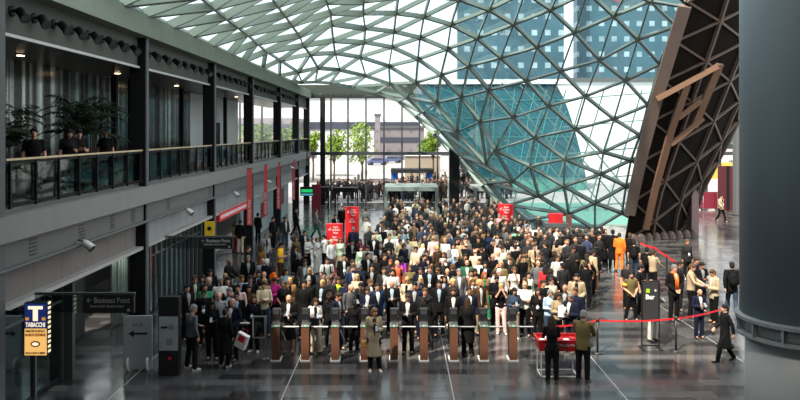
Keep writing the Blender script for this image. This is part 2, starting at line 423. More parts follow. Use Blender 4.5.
def small_mesh(kind, pose):
    key = (kind, pose if kind in ('sunglasses', 'beard', 'eyes', 'eyebrows', 'armband') else '')
    if key in CACHE: return CACHE[key]
    M = head_M(pose); bm = B()
    if kind == 'sunglasses':
        for s in (-1, 1): ball(bm, (s*.034, -.094, 1.646), (.027, .008, .02), 10, M); bar(bm, M @ V(s*.06, -.085, 1.65), M @ V(s*.08, .01, 1.64), .006, .008)
        bar(bm, M @ V(-.02, -.1, 1.652), M @ V(.02, -.1, 1.652), .006, .006); m = M_black
    elif kind == 'eyes':
        for s in (-1, 1): ball(bm, (s*.032, -.079, 1.645), (.0135, .011, .007), 10, M)
        n0 = len(bm.faces)
        for s in (-1, 1): ball(bm, (s*.032, -.0865, 1.645), (.0065, .0045, .0062), 8, M)
        bm.faces.ensure_lookup_table()
        for f in bm.faces[n0:]: f.material_index = 1
        m = M_eyewhite
    elif kind == 'eyebrows':
        for s in (-1, 1): tube(bm, [M @ V(s*.014, -.094, 1.667), M @ V(s*.032, -.091, 1.672), M @ V(s*.05, -.078, 1.667)], [.003, .0038, .002], 6)
        m = M_hairm
    elif kind == 'beard':
        ball(bm, (0, -.042, 1.565), (.056, .052, .045), 12, M); m = M_hairm
    elif kind == 'backpack':
        ball(bm, (0, .2, 1.22), (.15, .1, .22), 14); ball(bm, (0, .27, 1.14), (.11, .06, .12), 10)
        for s in (-1, 1): tube(bm, [(s*.1, .14, 1.42), (s*.11, .02, 1.5), (s*.115, -.125, 1.38), (s*.13, -.13, 1.2), (s*.15, .08, 1.08)], [(.025, .012)]*5, 8)
        m = M_cloth
    elif kind == 'badge':
        for s in (-1, 1): bar(bm, (s*.07, -.07, 1.47), (s*.012, -.172, 1.18), .012, .004, (0, -1, 0))
        cbox(bm, (0, -.178, 1.12), (.09, .008, .12)); m = M_letter
    elif kind == 'armband':
        sh, e, w_, h = pose_arm('m', POSES[pose][1], -1); tube(bm, [sh.lerp(e, .35), sh.lerp(e, .68)], [.085, .082], 12); m = M_leather
    elif kind == 'scarf':
        tube(bm, [(-.05, -.09, 1.46), (-.035, -.16, 1.3), (-.035, -.165, 1.0)], [(.03, .014)]*3, 8); tube(bm, [(.05, -.09, 1.46), (.035, -.16, 1.3), (.035, -.165, 1.0)], [(.03, .014)]*3, 8)
        lathe(bm, (0, .012, 1.47), [(.09, 0), (.095, .03), (.085, .06)], 14); m = M_cloth
    me = bpy.data.meshes.new(kind); bmesh.ops.recalc_face_normals(bm, faces=bm.faces[:]); bm.to_mesh(me); bm.free(); me.materials.append(m)
    if kind == 'eyes': me.materials.append(M_eye)
    me.polygons.foreach_set('use_smooth', [True]*len(me.polygons)); CACHE[key] = me; return me

PAL = {'black': (.0045, .0045, .005), 'white': (.58, .56, .52), 'navy': (.006, .009, .022), 'grey': (.10, .10, .105), 'light grey': (.27, .27, .27), 'dark grey': (.018, .018, .019), 'beige': (.36, .27, .17),
 'cream': (.55, .46, .32), 'tan': (.25, .13, .05), 'brown': (.06, .03, .015), 'olive': (.13, .10, .04), 'khaki': (.33, .27, .18), 'light blue': (.28, .38, .46), 'blue': (.010, .022, .060), 'denim': (.03, .045, .075),
 'pink': (.62, .30, .28), 'pale pink': (.66, .45, .42), 'magenta': (.62, .03, .25), 'red': (.62, .025, .03), 'rust red': (.55, .11, .05), 'orange': (.85, .17, .02), 'yellow': (.85, .47, .03), 'green': (.03, .25, .13),
 'mint green': (.14, .66, .30), 'pale green': (.50, .60, .42), 'purple': (.27, .03, .30), 'maroon': (.18, .02, .05), 'dark green': (.02, .12, .06), 'pale yellow': (.80, .65, .33), 'lime': (.55, .75, .03), 'teal': (.03, .2, .2)}
HAIRC = {'black': (.010, .009, .009), 'dark brown': (.028, .017, .011), 'brown': (.085, .045, .022), 'grey': (.16, .155, .15), 'white': (.48, .47, .44), 'blond': (.42, .27, .11), 'red': (.25, .07, .02), 'dark': (.015, .012, .01)}
SKIN = [(.52, .255, .15), (.46, .22, .125), (.56, .30, .19), (.38, .18, .10), (.50, .26, .16)]
SKIND = (.14, .07, .045)

def make_person(loc, yaw, H, sex, pose, hstyle, hcol, up, lo, shoe='black', shirt='white', extra=(), skin=None, rnd=random):
    """up and lo are (kind, colour)"""
    uk, uc = up; lk, lc = lo
    bare = lk in ('skirt', 'shorts') or uk == 'dress'
    r = bpy.data.objects.new('person', body_mesh(sex, pose, bare)); COL.objects.link(r)
    r.location = loc; r.rotation_euler = (0, 0, yaw); k = H/1.755; r.scale = (k, k, k)
    r.color = (*(skin or rnd.choice(SKIN)), 1)
    def part(nm, me, c):
        o = bpy.data.objects.new(nm, me); COL.objects.link(o); o.parent = r
        j = rnd.uniform(.85, 1.15); o.color = (*[min(1, x*j) for x in c], 1); return o
    if hstyle != 'shaved': part('cap' if hstyle == 'cap' else 'hair', hair_mesh(hstyle, pose), HAIRC.get(hcol) or PAL[hcol])
    if abs((math.degrees(yaw) + 180) % 360 - 180) < 120:
        part('eyes', small_mesh('eyes', pose), (1, 1, 1)); part('eyebrows', small_mesh('eyebrows', pose), HAIRC.get(hcol, HAIRC['dark']) if hcol not in ('grey', 'white') else HAIRC['brown'])
    a, b = upper_meshes(sex, pose, uk)
    part({'suit': 'jacket', 'tee': 'top'}.get(uk, uk), a, PAL[uc])
    if b: part('shirt', b, PAL[shirt])
    if uk != 'dress': part('trousers' if lk == 'wide' else lk, lower_mesh(sex, pose, lk), PAL[lc])
    for s in (1, -1): part('shoe', shoe_mesh(pose, s), PAL[shoe])
    for e in extra:
        nm, c = e if isinstance(e, tuple) else (e, 'black')
        part(nm, small_mesh(nm, pose), PAL.get(c) or HAIRC[c])
    return r
# ------------------------------------------------------------------ the crowd
# photo x and y of the top of the head; sex; pose; heading (0 towards camera, 90 to the right, 180 away); hair; upper; lower; extras; label (or None); short handle (or None)
C = []
def c(x, y, sex, pose, yaw, hair, up, lo, extra=(), label=None, handle=None, shoe='black', shirt=None, d=None, H=None, skin=None):
    C.append(dict(x=x, y=y, sex=sex, pose=pose, yaw=yaw, hair=hair, up=up, lo=lo, extra=extra, label=label, handle=handle, shoe=shoe, shirt=shirt, d=d, H=H, skin=skin))
J = lambda col='black': ('jacket', col)
SU = lambda col='black': ('suit', col)
SH = lambda col='white': ('shirt', col)
T = lambda col='black': ('tee', col)
CO = lambda col='black': ('coat', col)
TR = lambda col='black': ('trousers', col)
# --- in front of and at the turnstiles
c(374, 307, 'f', 'hold', 8, 'long brown', CO('khaki'), TR('black'), [], 'woman in long khaki coat and white sneakers standing in front of the turnstiles', 'woman in long khaki coat', 'white', 'brown', d=19.6)
c(225, 309, 'f', 'hold', 168, 'bun dark brown', CO('black'), TR('black'), [], 'person in long black coat seen from behind, holding a red and white bag', 'person holding red bag', 'white', d=19.9, shirt='black')
c(191.5, 304.5, 'm', 'bent', 140, 'short grey', SH('grey'), TR('black'), [], 'grey haired man in grey shirt with legs apart, reaching right, by the totems', 'man in grey shirt by totems', 'white', d=19.7)
c(552, 316, 'f', 'reach', 178, 'long dark brown', SH('black'), TR('black'), [], 'person in black with dark hair seen from behind at the red counter', 'person in black at red counter', d=18.7)
c(583, 310.5, 'm', 'reach', 150, 'short grey', J('olive'), TR('black'), [], 'grey haired man in olive blazer leaning on the red counter', 'man in olive blazer', d=18.75)
c(725, 304.5, 'm', 'walk', -95, 'short black', CO('black'), TR('black'), [], 'person dressed all in black walking left in front of the round column', 'walking person in black', d=20.4, shirt='black')
c(699, 288.5, 'm', 'phone', 10, 'balding grey', SU('navy'), TR('navy'), ['beard'], 'bearded man in dark suit and pale shirt looking down, behind the red belt', 'man looking down behind belt', d=22.7, shirt='white')
c(653, 280, 'f', 'phone', 30, 'bob black', J('black'), TR('white'), [], 'person in white trousers and dark jacket half hidden behind the Bar sign', 'person in white trousers', d=22.4)
c(631, 271.5, 'm', 'wide', 5, 'short black', T('olive'), TR('black'), ['beard', ('armband', 'yellow')], 'bearded steward in olive top with yellow armband and hands crossed', 'steward with yellow armband', d=24.8)
c(674, 264.5, 'm', 'clasp', 15, 'short grey', SU('black'), TR('black'), [('scarf', 'orange')], 'grey haired man in black suit with orange scarf in the right group', 'man with orange scarf', d=24.8)
c(680, 261, 'm', 'stand', 60, 'short dark brown', J('dark grey'), TR('dark grey'), [], 'man in dark grey jacket just behind the man with orange scarf', None, d=26.2)
c(691, 263.5, 'm', 'reach', 60, 'short brown', SH('beige'), TR('black'), [], 'man in beige sweater with head bowed in the right group', 'man in beige sweater', d=25.2)
c(701, 261.5, 'm', 'phone', 15, 'short black', SU('black'), TR('black'), [], 'man in black suit and pale shirt facing us in the right group', 'man in black suit of right group', d=26, shirt='light grey')
c(696, 258, 'm', 'stand', 30, 'short dark brown', J('navy'), TR('black'), [], 'man in navy jacket at the back of the right group', None, d=27.5)
c(714, 269, 'm', 'phone', -80, 'short brown', J('khaki'), TR('black'), [], 'man in khaki jacket facing left at the edge of the right group', 'man in khaki jacket', d=24.5)
c(732, 262, 'm', 'walk', 165, 'short black', J('black'), TR('denim'), ['backpack'], 'man in black leather jacket, jeans and backpack walking away beside the column', 'man with backpack by column', d=25.5)
c(687, 239.5, 'f', 'stand', 10, 'bun brown', J('dark grey'), TR('black'), [], 'woman in dark open jacket standing alone on the bare floor at right', 'lone woman at right', d=31.6)
c(721, 192, 'm', 'walk', 30, 'short black', J('khaki'), TR('black'), [], 'distant man in khaki jacket walking near the far right doors', None, d=52)
c(634, 240, 'm', 'stand', 160, 'short black', T('black'), TR('denim'), ['backpack'], 'man in black top and blue jeans seen from behind near the orange overalls', None)
c(647, 247, 'm', 'stand', 150, 'short black', T('black'), TR('black'), [('backpack', 'black')], 'man with black backpack behind the Bar sign, seen from behind', None)
c(653, 250, 'm', 'reach', 120, 'short dark brown', T('beige'), TR('black'), [], 'man in beige top reaching out near the end of the curved belt', None)
c(640, 264.5, 'm', 'hold', 60, 'short black', T('black'), TR('black'), [], 'man in black top looking right, between steward and Bar sign', None)
c(628, 262, 'm', 'stand', -10, 'short black', T('dark grey'), TR('black'), ['sunglasses'], 'man in dark grey top and sunglasses right behind the steward', None)
c(621, 233, 'm', 'hold', 160, 'short dark brown', J('orange'), TR('orange'), [], 'person in bright orange overalls near the foot of the dark canopy', 'person in orange overalls', H=1.78)
c(628.5, 233, 'm', 'stand', 150, 'short brown', J('black'), TR('black'), [], 'man in black jacket directly right of the orange overalls', None)
# --- front row behind the turnstiles
c(232.5, 298, 'm', 'clasp', -20, 'bald grey', SU('navy'), TR('black'), [], 'bald man in navy suit left of the silver swing gate', 'bald man by swing gate')
c(212, 300, 'f', 'hold', 5, 'long black', SH('black'), TR('black'), [('sunglasses')], 'woman with long black hair, sunglasses and black top near the totems', 'woman in sunglasses near totems')
c(225, 299, 'f', 'stand', 10, 'long black', J('black'), TR('black'), [], 'woman with long black hair behind the person holding red bag', None, d=22.2)
c(253.5, 295, 'f', 'relax', -5, 'long brown', J('black'), TR('black'), [], 'woman with long brown hair and black jacket behind the swing gate', 'woman behind swing gate', 'white')
c(289, 294, 'm', 'phone', 0, 'bald grey', CO('black'), ('shorts', 'khaki'), [], 'man in black coat and bare legs looking down between first two turnstiles', 'man in black coat with bare legs')
c(315, 297.5, 'f', 'hold', 15, 'long dark brown', J('white'), ('wide', 'cream'), [], 'woman with long dark hair, white jacket and wide cream trousers', 'woman in wide cream trousers', shirt='black')
c(330, 292.5, 'f', 'stand', 175, 'curly dark brown', J('black'), TR('black'), [], 'woman with long curly hair seen from behind, between second and third turnstiles', 'curly haired woman seen from behind')
c(337, 292, 'm', 'hold', 60, 'short dark brown', J('navy'), TR('navy'), [], 'man in navy jacket right of the curly haired woman', None)
c(354, 299.5, 'f', 'stand', 185, 'pony black', J('black'), TR('black'), [], 'woman in black seen from behind between third and fourth turnstiles', 'woman in black seen from behind', d=21.3)
c(408, 292.5, 'm', 'phone', -5, 'short dark brown', SU('black'), TR('black'), [], 'man in black suit looking down between fifth and sixth turnstiles', 'man in black suit between turnstiles')
c(428, 295, 'f', 'chin', 170, 'curly black', J('black'), TR('black'), [], 'person in black with dark curly hair behind the sixth turnstile', None)
c(453.5, 288, 'm', 'stand', -5, 'short dark brown', SU('black'), TR('black'), ['beard'], 'bearded man in black suit and white shirt at the seventh turnstile', 'bearded man at seventh turnstile', shirt='white')
c(467.5, 297.5, 'f', 'stand', 180, 'long dark brown', CO('black'), TR('black'), [], 'woman in long black coat seen from behind, between seventh and eighth turnstiles', 'woman in long black coat', d=20.9)
c(501, 283, 'f', 'face', -5, 'short blond', T('black'), TR('pale pink'), [], 'blond person in black top and pale pink trousers with hands at face', 'person in pale pink trousers', 'white')
c(525, 281.5, 'm', 'cross', -20, 'bald dark brown', SH('white'), TR('black'), [], 'bald man in white shirt with crossed arms near the rightmost turnstile', 'bald man with crossed arms')
c(514, 287, 'f', 'phone', 5, 'long black', SH('denim'), TR('khaki'), [], 'woman with long black hair and denim shirt, left of the bald man', 'woman in denim shirt', 'white')
c(540, 288.5, 'f', 'chin', -10, 'bob dark brown', J('black'), TR('black'), [], 'dark haired woman in black with hand at chin behind the red counter', None)
c(549, 289, 'f', 'phone', 20, 'short grey', SH('light blue'), TR('denim'), [], 'grey haired person in pale blue shirt behind the red counter', 'person in pale blue shirt behind counter')
c(555, 290.5, 'f', 'phone', 25, 'bob dark brown', SH('beige'), TR('black'), [], 'woman in beige top holding papers behind the red counter', 'woman in beige holding papers')
c(571, 293, 'm', 'hold', -50, 'short grey', SU('navy'), TR('navy'), [], 'man in navy suit turned left, behind the man in olive blazer', 'man in navy suit turned left')
c(575.5, 287.5, 'm', 'stand', -35, 'short brown', J('navy'), TR('navy'), [], 'man in navy jacket at the right end of the crowd front', None)
c(565, 284.5, 'm', 'stand', -20, 'bald grey', SU('dark grey'), TR('dark grey'), [], 'bald man in dark grey suit behind the man in navy suit', None)
c(576.5, 273.5, 'm', 'clasp', -15, 'short black', J('beige'), TR('khaki'), ['beard'], 'big bearded man in beige jacket at the right side of the crowd', 'big man in beige jacket', H=1.86)
c(551, 278, 'f', 'relax', 5, 'short dark brown', SH('cream'), TR('black'), ['sunglasses'], 'person in cream top and sunglasses left of the big beige jacket', 'person in cream top and sunglasses')
c(545, 265, 'f', 'stand', 170, 'long black', J('red'), TR('black'), [], 'person in bright red jacket with long black hair, right half of crowd', 'person in bright red jacket')
c(538, 260.5, 'm', 'relax', 0, 'balding grey', SH('grey'), TR('dark grey'), [], 'balding man in grey shirt behind the red jacket', 'balding man in grey shirt')
c(594, 249, 'm', 'stand', 150, 'short black', J('black'), TR('tan'), [], 'man in black jacket and tan trousers seen from behind at crowd edge', 'man in tan trousers')
# --- left half of the crowd
c(187, 284.5, 'm', 'stand', 45, 'short black', SU('black'), TR('black'), [], 'man in black suit turned right, leftmost of the crowd by shop glass', 'man in black suit by shop glass')
c(195, 275.5, 'm', 'stand', 20, 'short brown', J('dark grey'), TR('dark grey'), ['sunglasses'], 'man in dark jacket over pale green shirt by the shop glass', 'man in pale green shirt', shirt='pale green')
c(208, 277, 'm', 'stand', 30, 'bald brown', J('black'), TR('black'), [], 'bald man in black jacket behind the green and white top', None)
c(205, 283.5, 'f', 'relax', 10, 'short dark brown', J('green'), TR('black'), [], 'person in open green jacket over white near left edge of crowd', 'person in green jacket', shirt='white')
c(204, 289.5, 'm', 'stand', 10, 'short dark brown', J('black'), TR('black'), ['sunglasses'], 'man in black jacket and sunglasses in front of the green jacket', None)
c(220.5, 278, 'm', 'relax', 15, 'short grey', T('white'), TR('denim'), ['sunglasses', ('beard', 'grey')], 'man in white polo with grey beard near the left shop window', 'man in white polo')
c(229, 277, 'm', 'stand', 10, 'short black', T('black'), TR('black'), [], 'dark haired man in black top right of the white polo', None)
c(229.5, 287.5, 'm', 'stand', -5, 'short grey', SU('black'), TR('black'), [], 'grey haired man in black suit below the white polo', None)
c(241, 275.5, 'm', 'relax', 20, 'short brown', SH('light blue'), TR('denim'), [], 'man in light blue shirt in the left part of the crowd', 'man in light blue shirt')
c(237, 284, 'm', 'stand', 0, 'short dark brown', SH('pale pink'), TR('dark grey'), [], 'man in pale pink shirt below the light blue shirt', None)
c(236, 291, 'm', 'stand', 10, 'short black', SU('black'), TR('black'), ['sunglasses'], 'dark haired man in black suit and sunglasses behind the swing gate bald man', None)
c(219, 292, 'm', 'stand', 5, 'bald grey', SH('light grey'), TR('dark grey'), [], 'bald man in light grey shirt near the woman in sunglasses', None)
c(228, 259, 'm', 'reach', 80, 'shaved black', CO('black'), TR('black'), [], 'man in long black coat facing right beside the third column', 'man in long black coat', skin=SKIND)
c(210, 269, 'm', 'stand', 20, 'cap black', J('black'), TR('black'), [], 'person in black cap and jacket against the left shop window', None)
c(248, 255.5, 'm', 'stand', 20, 'short grey', SU('black'), TR('black'), [], 'grey haired man in black suit left of the red orange top', 'grey haired man near red orange top')
c(262, 258, 'm', 'hold', 40, 'bald grey', SH('light grey'), TR('black'), [], 'bald man in light grey shirt beside the white haired person', None)
c(267, 259, 'm', 'stand', 150, 'short white', J('navy'), TR('navy'), [], 'white haired person in navy jacket seen from behind', None)
c(273, 265, 'f', 'hold', 120, 'bob dark brown', SH('orange'), TR('black'), [], 'person in red orange top with dark hair, left side of crowd', 'person in red orange top')
c(264, 271.5, 'm', 'stand', 0, 'balding brown', J('dark grey'), TR('black'), [], 'balding man in dark jacket just below the red orange top', None)
c(259.5, 282, 'm', 'cross', 20, 'short dark brown', SH('cream'), TR('denim'), [], 'man in cream sweater with crossed arms left of the magenta jacket', 'man in cream sweater')
c(264.5, 278, 'f', 'stand', 15, 'bob blond', J('beige'), TR('black'), [], 'blond woman in beige jacket between cream sweater and magenta jacket', None)
c(271.5, 278, 'f', 'hold', -30, 'short dark brown', J('magenta'), TR('black'), [], 'person in bright magenta jacket in the left half of the crowd', 'person in magenta jacket', shirt='magenta')
c(253.5, 275, 'm', 'stand', 10, 'short dark brown', J('black'), TR('black'), ['sunglasses'], 'man in black jacket and sunglasses above the cream sweater', None)
c(253, 285, 'f', 'stand', 5, 'bob dark brown', SH('brown'), TR('black'), [], 'dark haired woman in brown top left of the cream sweater', None)
c(283.5, 281, 'f', 'clasp', 5, 'short brown', T('dark grey'), TR('black'), ['sunglasses', ('backpack', 'black')], 'person in dark grey top with backpack straps beside the magenta jacket', 'person with backpack straps')
c(290, 277.5, 'f', 'stand', 10, 'long blond', J('tan'), TR('black'), [], 'long haired blond woman in tan jacket right of the magenta jacket', 'blond woman in tan jacket')
c(304.5, 280, 'm', 'stand', 0, 'short black', CO('black'), TR('black'), [], 'tall man in closed black coat behind the second turnstile', 'tall man in closed black coat', H=1.85, shirt='black')
c(311.5, 278, 'm', 'stand', 15, 'short grey', CO('black'), TR('black'), [], 'grey haired man in black coat right of the tall man in coat', None)
c(322, 279, 'm', 'stand', -20, 'short blond', SU('black'), TR('black'), [], 'fair haired man in black suit behind the curly haired woman', 'fair haired man in black suit')
c(329, 277, 'm', 'stand', -15, 'short brown', J('dark grey'), TR('black'), ['sunglasses'], 'man in dark jacket and glasses beside the lime yellow top', None)
c(336, 278, 'f', 'stand', 10, 'bob dark brown', SH('lime'), TR('black'), [], 'person in lime yellow top in the middle of the crowd', 'person in lime yellow top')
c(343.5, 280, 'm', 'stand', 120, 'short dark brown', J('navy'), TR('navy'), [], 'man in navy jacket turned away right of the lime yellow top', None)
c(350, 283.5, 'm', 'hold', 40, 'bald brown', SH('grey'), TR('black'), [], 'bald man in grey shirt behind the third turnstile', 'bald man in grey shirt')
c(357, 274, 'f', 'stand', 0, 'long blond', SH('cream'), TR('black'), [], 'blond woman in cream top right of the navy blue suit', 'blond woman in cream top')
c(361, 282, 'm', 'hold', -30, 'short black', J('black'), TR('black'), [], 'man in black jacket below the blond woman in cream top', None)
c(368, 286, 'm', 'phone', -5, 'short dark brown', SU('navy'), TR('navy'), [], 'man in navy suit behind the woman in long khaki coat', 'man in navy suit behind khaki coat')
c(305, 259.5, 'm', 'relax', 0, 'short dark brown', SU('grey'), TR('dark grey'), ['sunglasses'], 'man in grey blazer, pale blue shirt and sunglasses, middle left', 'man in grey blazer and sunglasses', shirt='light blue')
c(298.5, 253, 'm', 'stand', 160, 'short grey', J('black'), TR('black'), [], 'grey haired person in black jacket behind the grey blazer', None)
c(327, 257.5, 'm', 'clasp', 10, 'short black', T('white'), TR('black'), [('backpack', 'black')], 'man in white top with black backpack straps in front of red totem', 'man in white top with backpack')
c(352.5, 265, 'm', 'stand', 30, 'short dark brown', SU('blue'), TR('blue'), ['beard'], 'bearded man in navy blue suit and white shirt, middle of crowd', 'bearded man in blue suit', shirt='white')
c(359, 263.5, 'm', 'stand', 150, 'short grey', J('navy'), TR('navy'), [], 'grey haired man in navy jacket behind the blue suit', None)
c(344, 254, 'm', 'stand', 10, 'short black', J('black'), TR('black'), [], 'man in black jacket over white tee right of the totem', None, shirt='white')
c(324, 272, 'm', 'stand', 5, 'short black', J('dark grey'), TR('black'), [], 'dark haired man in dark grey jacket below the white top with backpack', None)
# --- back left, open floor
c(280.5, 242, 'm', 'phone', 80, 'short black', T('yellow'), TR('brown'), [], 'person in yellow orange shirt facing right with a phone', 'person in yellow orange shirt')
c(296, 236.5, 'f', 'stand', 20, 'bob brown', SH('olive'), TR('black'), [], 'woman in olive top right of the yellow orange shirt', None)
c(294, 245, 'f', 'hold', 70, 'bob dark brown', J('black'), TR('black'), [], 'person in black jacket facing right, beside the yellow orange shirt', None)
c(304.5, 230.5, 'm', 'stand', 30, 'short dark brown', J('navy'), TR('navy'), [], 'man in navy jacket behind the white top and black skirt', None)
c(308.5, 236.5, 'f', 'phone', 60, 'short grey', SH('white'), ('skirt', 'black'), [], 'grey haired woman in white top and black skirt left of totem', 'woman in black skirt')
c(318.5, 237, 'f', 'stand', 60, 'short brown', SH('white'), ('wide', 'white'), [], 'woman dressed in white left of the bending white shirt', 'woman dressed in white')
c(322.5, 235, 'm', 'reach', -120, 'short black', SH('white'), TR('black'), [], 'man in white shirt leaning left in front of the red totem', 'man leaning in white shirt')
c(331, 239, 'm', 'stand', 60, 'bald brown', SH('white'), TR('grey'), [], 'bald man in white shirt directly before the red totem', None)
c(340, 238, 'f', 'stand', 20, 'long brown', SH('pale green'), ('skirt', 'cream'), [], 'woman with long brown hair in pale top at totem right edge', 'woman in pale top by totem')
c(352, 239, 'm', 'hold', 10, 'short black', SU('black'), TR('black'), [], 'man in black suit in front of the rear red totem', None)
c(353.5, 227, 'm', 'stand', 175, 'short grey', J('navy'), TR('navy'), [], 'grey haired man in navy jacket facing the rear red totem', 'man facing rear totem')
c(360, 239, 'f', 'stand', -10, 'bob dark brown', J('maroon'), TR('black'), [], 'woman in maroon jacket right of the rear red totem', 'woman in maroon jacket')
c(361, 246, 'f', 'stand', 15, 'short dark brown', SH('pale green'), TR('black'), [], 'person in pale green shirt below the maroon jacket', None)
c(368, 245, 'm', 'hold', -20, 'short dark brown', SH('light grey'), TR('black'), [], 'man in light grey shirt right of the maroon jacket', None)
c(366, 208, 'm', 'stand', 160, 'short dark brown', SH('grey'), TR('light grey'), [], 'person in light trousers alone on the bare floor beyond the rear totem', 'person alone beyond rear totem')
c(316, 209, 'm', 'walk', 100, 'short brown', SH('light grey'), TR('dark green'), [], 'person in pale shirt and dark green trousers walking right, far left', 'person in dark green trousers')
c(335, 214, 'm', 'stand', 60, 'short black', J('black'), TR('black'), [], 'person in black near the top of the front red totem', None)
c(342, 206, 'm', 'stand', 20, 'short black', J('black'), TR('black'), [], 'person in black just left of the rear red totem', None)
c(266, 233.5, 'f', 'stand', 30, 'short grey', J('light grey'), TR('denim'), [], 'grey haired person in light grey jacket behind the fourth column', 'person in light grey jacket')
c(258, 213, 'm', 'stand', 150, 'short black', J('black'), TR('black'), [], 'person in black by the pale wall beside the fourth column', None)
c(240, 220, 'm', 'stand', 170, 'short dark brown', J('black'), TR('cream'), [], 'man in black jacket and cream trousers at the red shop entrance', 'man in cream trousers at red shop')
c(235, 222, 'f', 'stand', 140, 'bob brown', SH('beige'), TR('maroon'), [], 'woman in beige top at the red shop entrance', None)
c(273, 217, 'm', 'stand', 60, 'short black', J('black'), TR('black'), [], 'person in black under the second red banner', None)
c(285, 217, 'm', 'stand', 40, 'short black', J('dark grey'), TR('denim'), [], 'person in dark grey jacket under the third red banner', None)
c(296, 208, 'm', 'walk', 90, 'short black', J('black'), TR('black'), [], 'person in black walking below the fourth red banner', None)
c(262, 245, 'f', 'stand', 150, 'bob brown', J('tan'), TR('black'), [], 'woman in tan jacket left of the yellow orange shirt', None)
c(248, 246, 'm', 'stand', 100, 'short dark brown', J('black'), TR('black'), [], 'man in black jacket by the fourth column foot', None)
# --- middle top, below the portal
c(395, 201, 'm', 'stand', 150, 'short black', J('black'), TR('black'), [], 'man in black at the left post of the middle portal', 'man at left portal post')
c(401, 207, 'm', 'hold', 60, 'short black', J('black'), TR('black'), [], 'man in black under the middle portal, second from its left post', None)
c(408, 203, 'm', 'stand', 170, 'short dark brown', SH('white'), TR('grey'), [], 'man in white shirt under the middle portal', 'man in white under portal')
c(415.5, 200.5, 'm', 'stand', 10, 'short dark brown', SH('pale green'), TR('khaki'), [], 'man in pale green shirt under the middle portal', None)
c(432.5, 207, 'm', 'phone', -10, 'short grey', SH('white'), TR('black'), [], 'man in bright white shirt right of the middle portal', 'man in bright white shirt')
c(442.5, 201.5, 'm', 'raise', 20, 'short black', J('black'), TR('black'), [], 'man in black raising an arm left of the thick column', None)
c(446, 204.5, 'm', 'reach', 80, 'short dark brown', SH('khaki'), TR('black'), [], 'man in khaki shirt reaching right near the thick column', None)
c(449, 213, 'm', 'stand', -30, 'bald grey', SU('black'), TR('black'), [], 'bald man in black suit below the thick column', None)
c(455, 212.5, 'm', 'stand', 10, 'short dark brown', SU('black'), TR('black'), [], 'man in black suit at the foot of the thick column', 'man at foot of thick column')
c(381, 222, 'm', 'stand', -15, 'short dark brown', SU('black'), TR('black'), [], 'man in black suit left of the white tops below portal', None)
c(388, 225, 'm', 'hold', -10, 'short black', SH('white'), TR('black'), [], 'man in white shirt below the left portal post', 'man in white shirt below portal post')
c(396, 220, 'm', 'stand', -40, 'short brown', J('black'), TR('black'), [], 'brown haired man in black jacket below the middle portal', None)
c(403.5, 215, 'm', 'stand', 0, 'short grey', SU('black'), TR('black'), [], 'grey haired man in black suit below the middle portal', None)
c(414, 218.5, 'm', 'stand', 10, 'short dark brown', J('black'), TR('black'), [], 'man in black jacket left of the white floral top', None)
c(422, 216, 'f', 'relax', 5, 'long brown', SH('white'), ('skirt', 'cream'), [], 'woman in white floral top and pale skirt below the portal', 'woman in white floral top')
c(374, 235, 'm', 'stand', 0, 'balding blond', SU('black'), TR('black'), [], 'balding man in black suit left of the large white shirts', None)
c(391, 233.5, 'm', 'clasp', 0, 'short brown', SH('white'), TR('cream'), [], 'man in white shirt and cream trousers, middle of upper crowd', 'man in white and cream')
c(398, 234, 'm', 'cross', -10, 'bald dark brown', SH('white'), TR('cream'), [], 'man in white shirt with crossed arms, middle of upper crowd', None)
c(402.5, 229.5, 'm', 'stand', 10, 'short white', SH('light blue'), TR('grey'), [], 'white haired man in pale blue shirt, upper middle of crowd', 'white haired man in pale blue')
c(413, 236, 'f', 'stand', 20, 'bob brown', SH('pale yellow'), TR('cream'), [], 'woman in pale yellow top, upper middle of crowd', 'woman in pale yellow top')
c(420, 238, 'f', 'relax', -5, 'long brown', SH('pale yellow'), ('skirt', 'pale yellow'), [], 'woman in pale yellow dress right of the pale yellow top', None)
c(433, 236, 'm', 'stand', -160, 'balding brown', SH('pale pink'), TR('beige'), [], 'balding person in pale pink shirt, upper middle of crowd', 'person in pale pink shirt')
c(445.5, 231, 'm', 'stand', 150, 'short dark brown', J('tan'), TR('black'), [], 'man in tan jacket seen from behind, upper middle of crowd', 'man in tan jacket')
c(426, 249.5, 'm', 'hold', 0, 'short black', T('black'), TR('black'), [], 'man in black tee standing below the pale pink shirt', 'man in black tee')
c(397, 260.5, 'm', 'relax', 20, 'bald dark brown', SH('rust red'), TR('black'), [('backpack', 'black')], 'bald man in rust red shirt with backpack straps, middle of crowd', 'man in rust red shirt')
c(402, 256.5, 'f', 'stand', 150, 'curly black', SH('purple'), TR('black'), [], 'woman in purple top with black curly hair behind rust red shirt', 'woman in purple top')
c(390.5, 259.5, 'f', 'stand', 0, 'long red', J('dark grey'), TR('black'), [], 'woman with reddish hair left of the rust red shirt', None)
c(384, 267, 'm', 'stand', 5, 'short dark brown', SU('dark grey'), TR('black'), [], 'man in dark grey suit left of the white tee and beard', None)
c(392, 269, 'm', 'relax', 0, 'short black', T('white'), TR('black'), ['beard'], 'bearded man in white tee just below the rust red shirt', 'bearded man in white tee')
c(372, 264.5, 'm', 'stand', 0, 'short black', SU('black'), TR('black'), [], 'dark haired man in black suit three places left of rust red shirt', None)
c(375, 256, 'm', 'stand', 140, 'short grey', J('black'), TR('black'), [], 'grey haired man in black jacket turned away, left of rust red shirt', None)
c(417, 258, 'm', 'hold', 20, 'balding blond', J('navy'), TR('navy'), [], 'balding fair man in navy jacket right of the purple top', None)
c(410, 265, 'f', 'stand', 0, 'bob brown', SH('olive'), TR('black'), [], 'woman in olive top right of the rust red shirt', None)
c(421.5, 267.5, 'm', 'stand', 5, 'short dark brown', SU('navy'), TR('navy'), [], 'man in navy suit left of the pale waistcoat shirt', None)
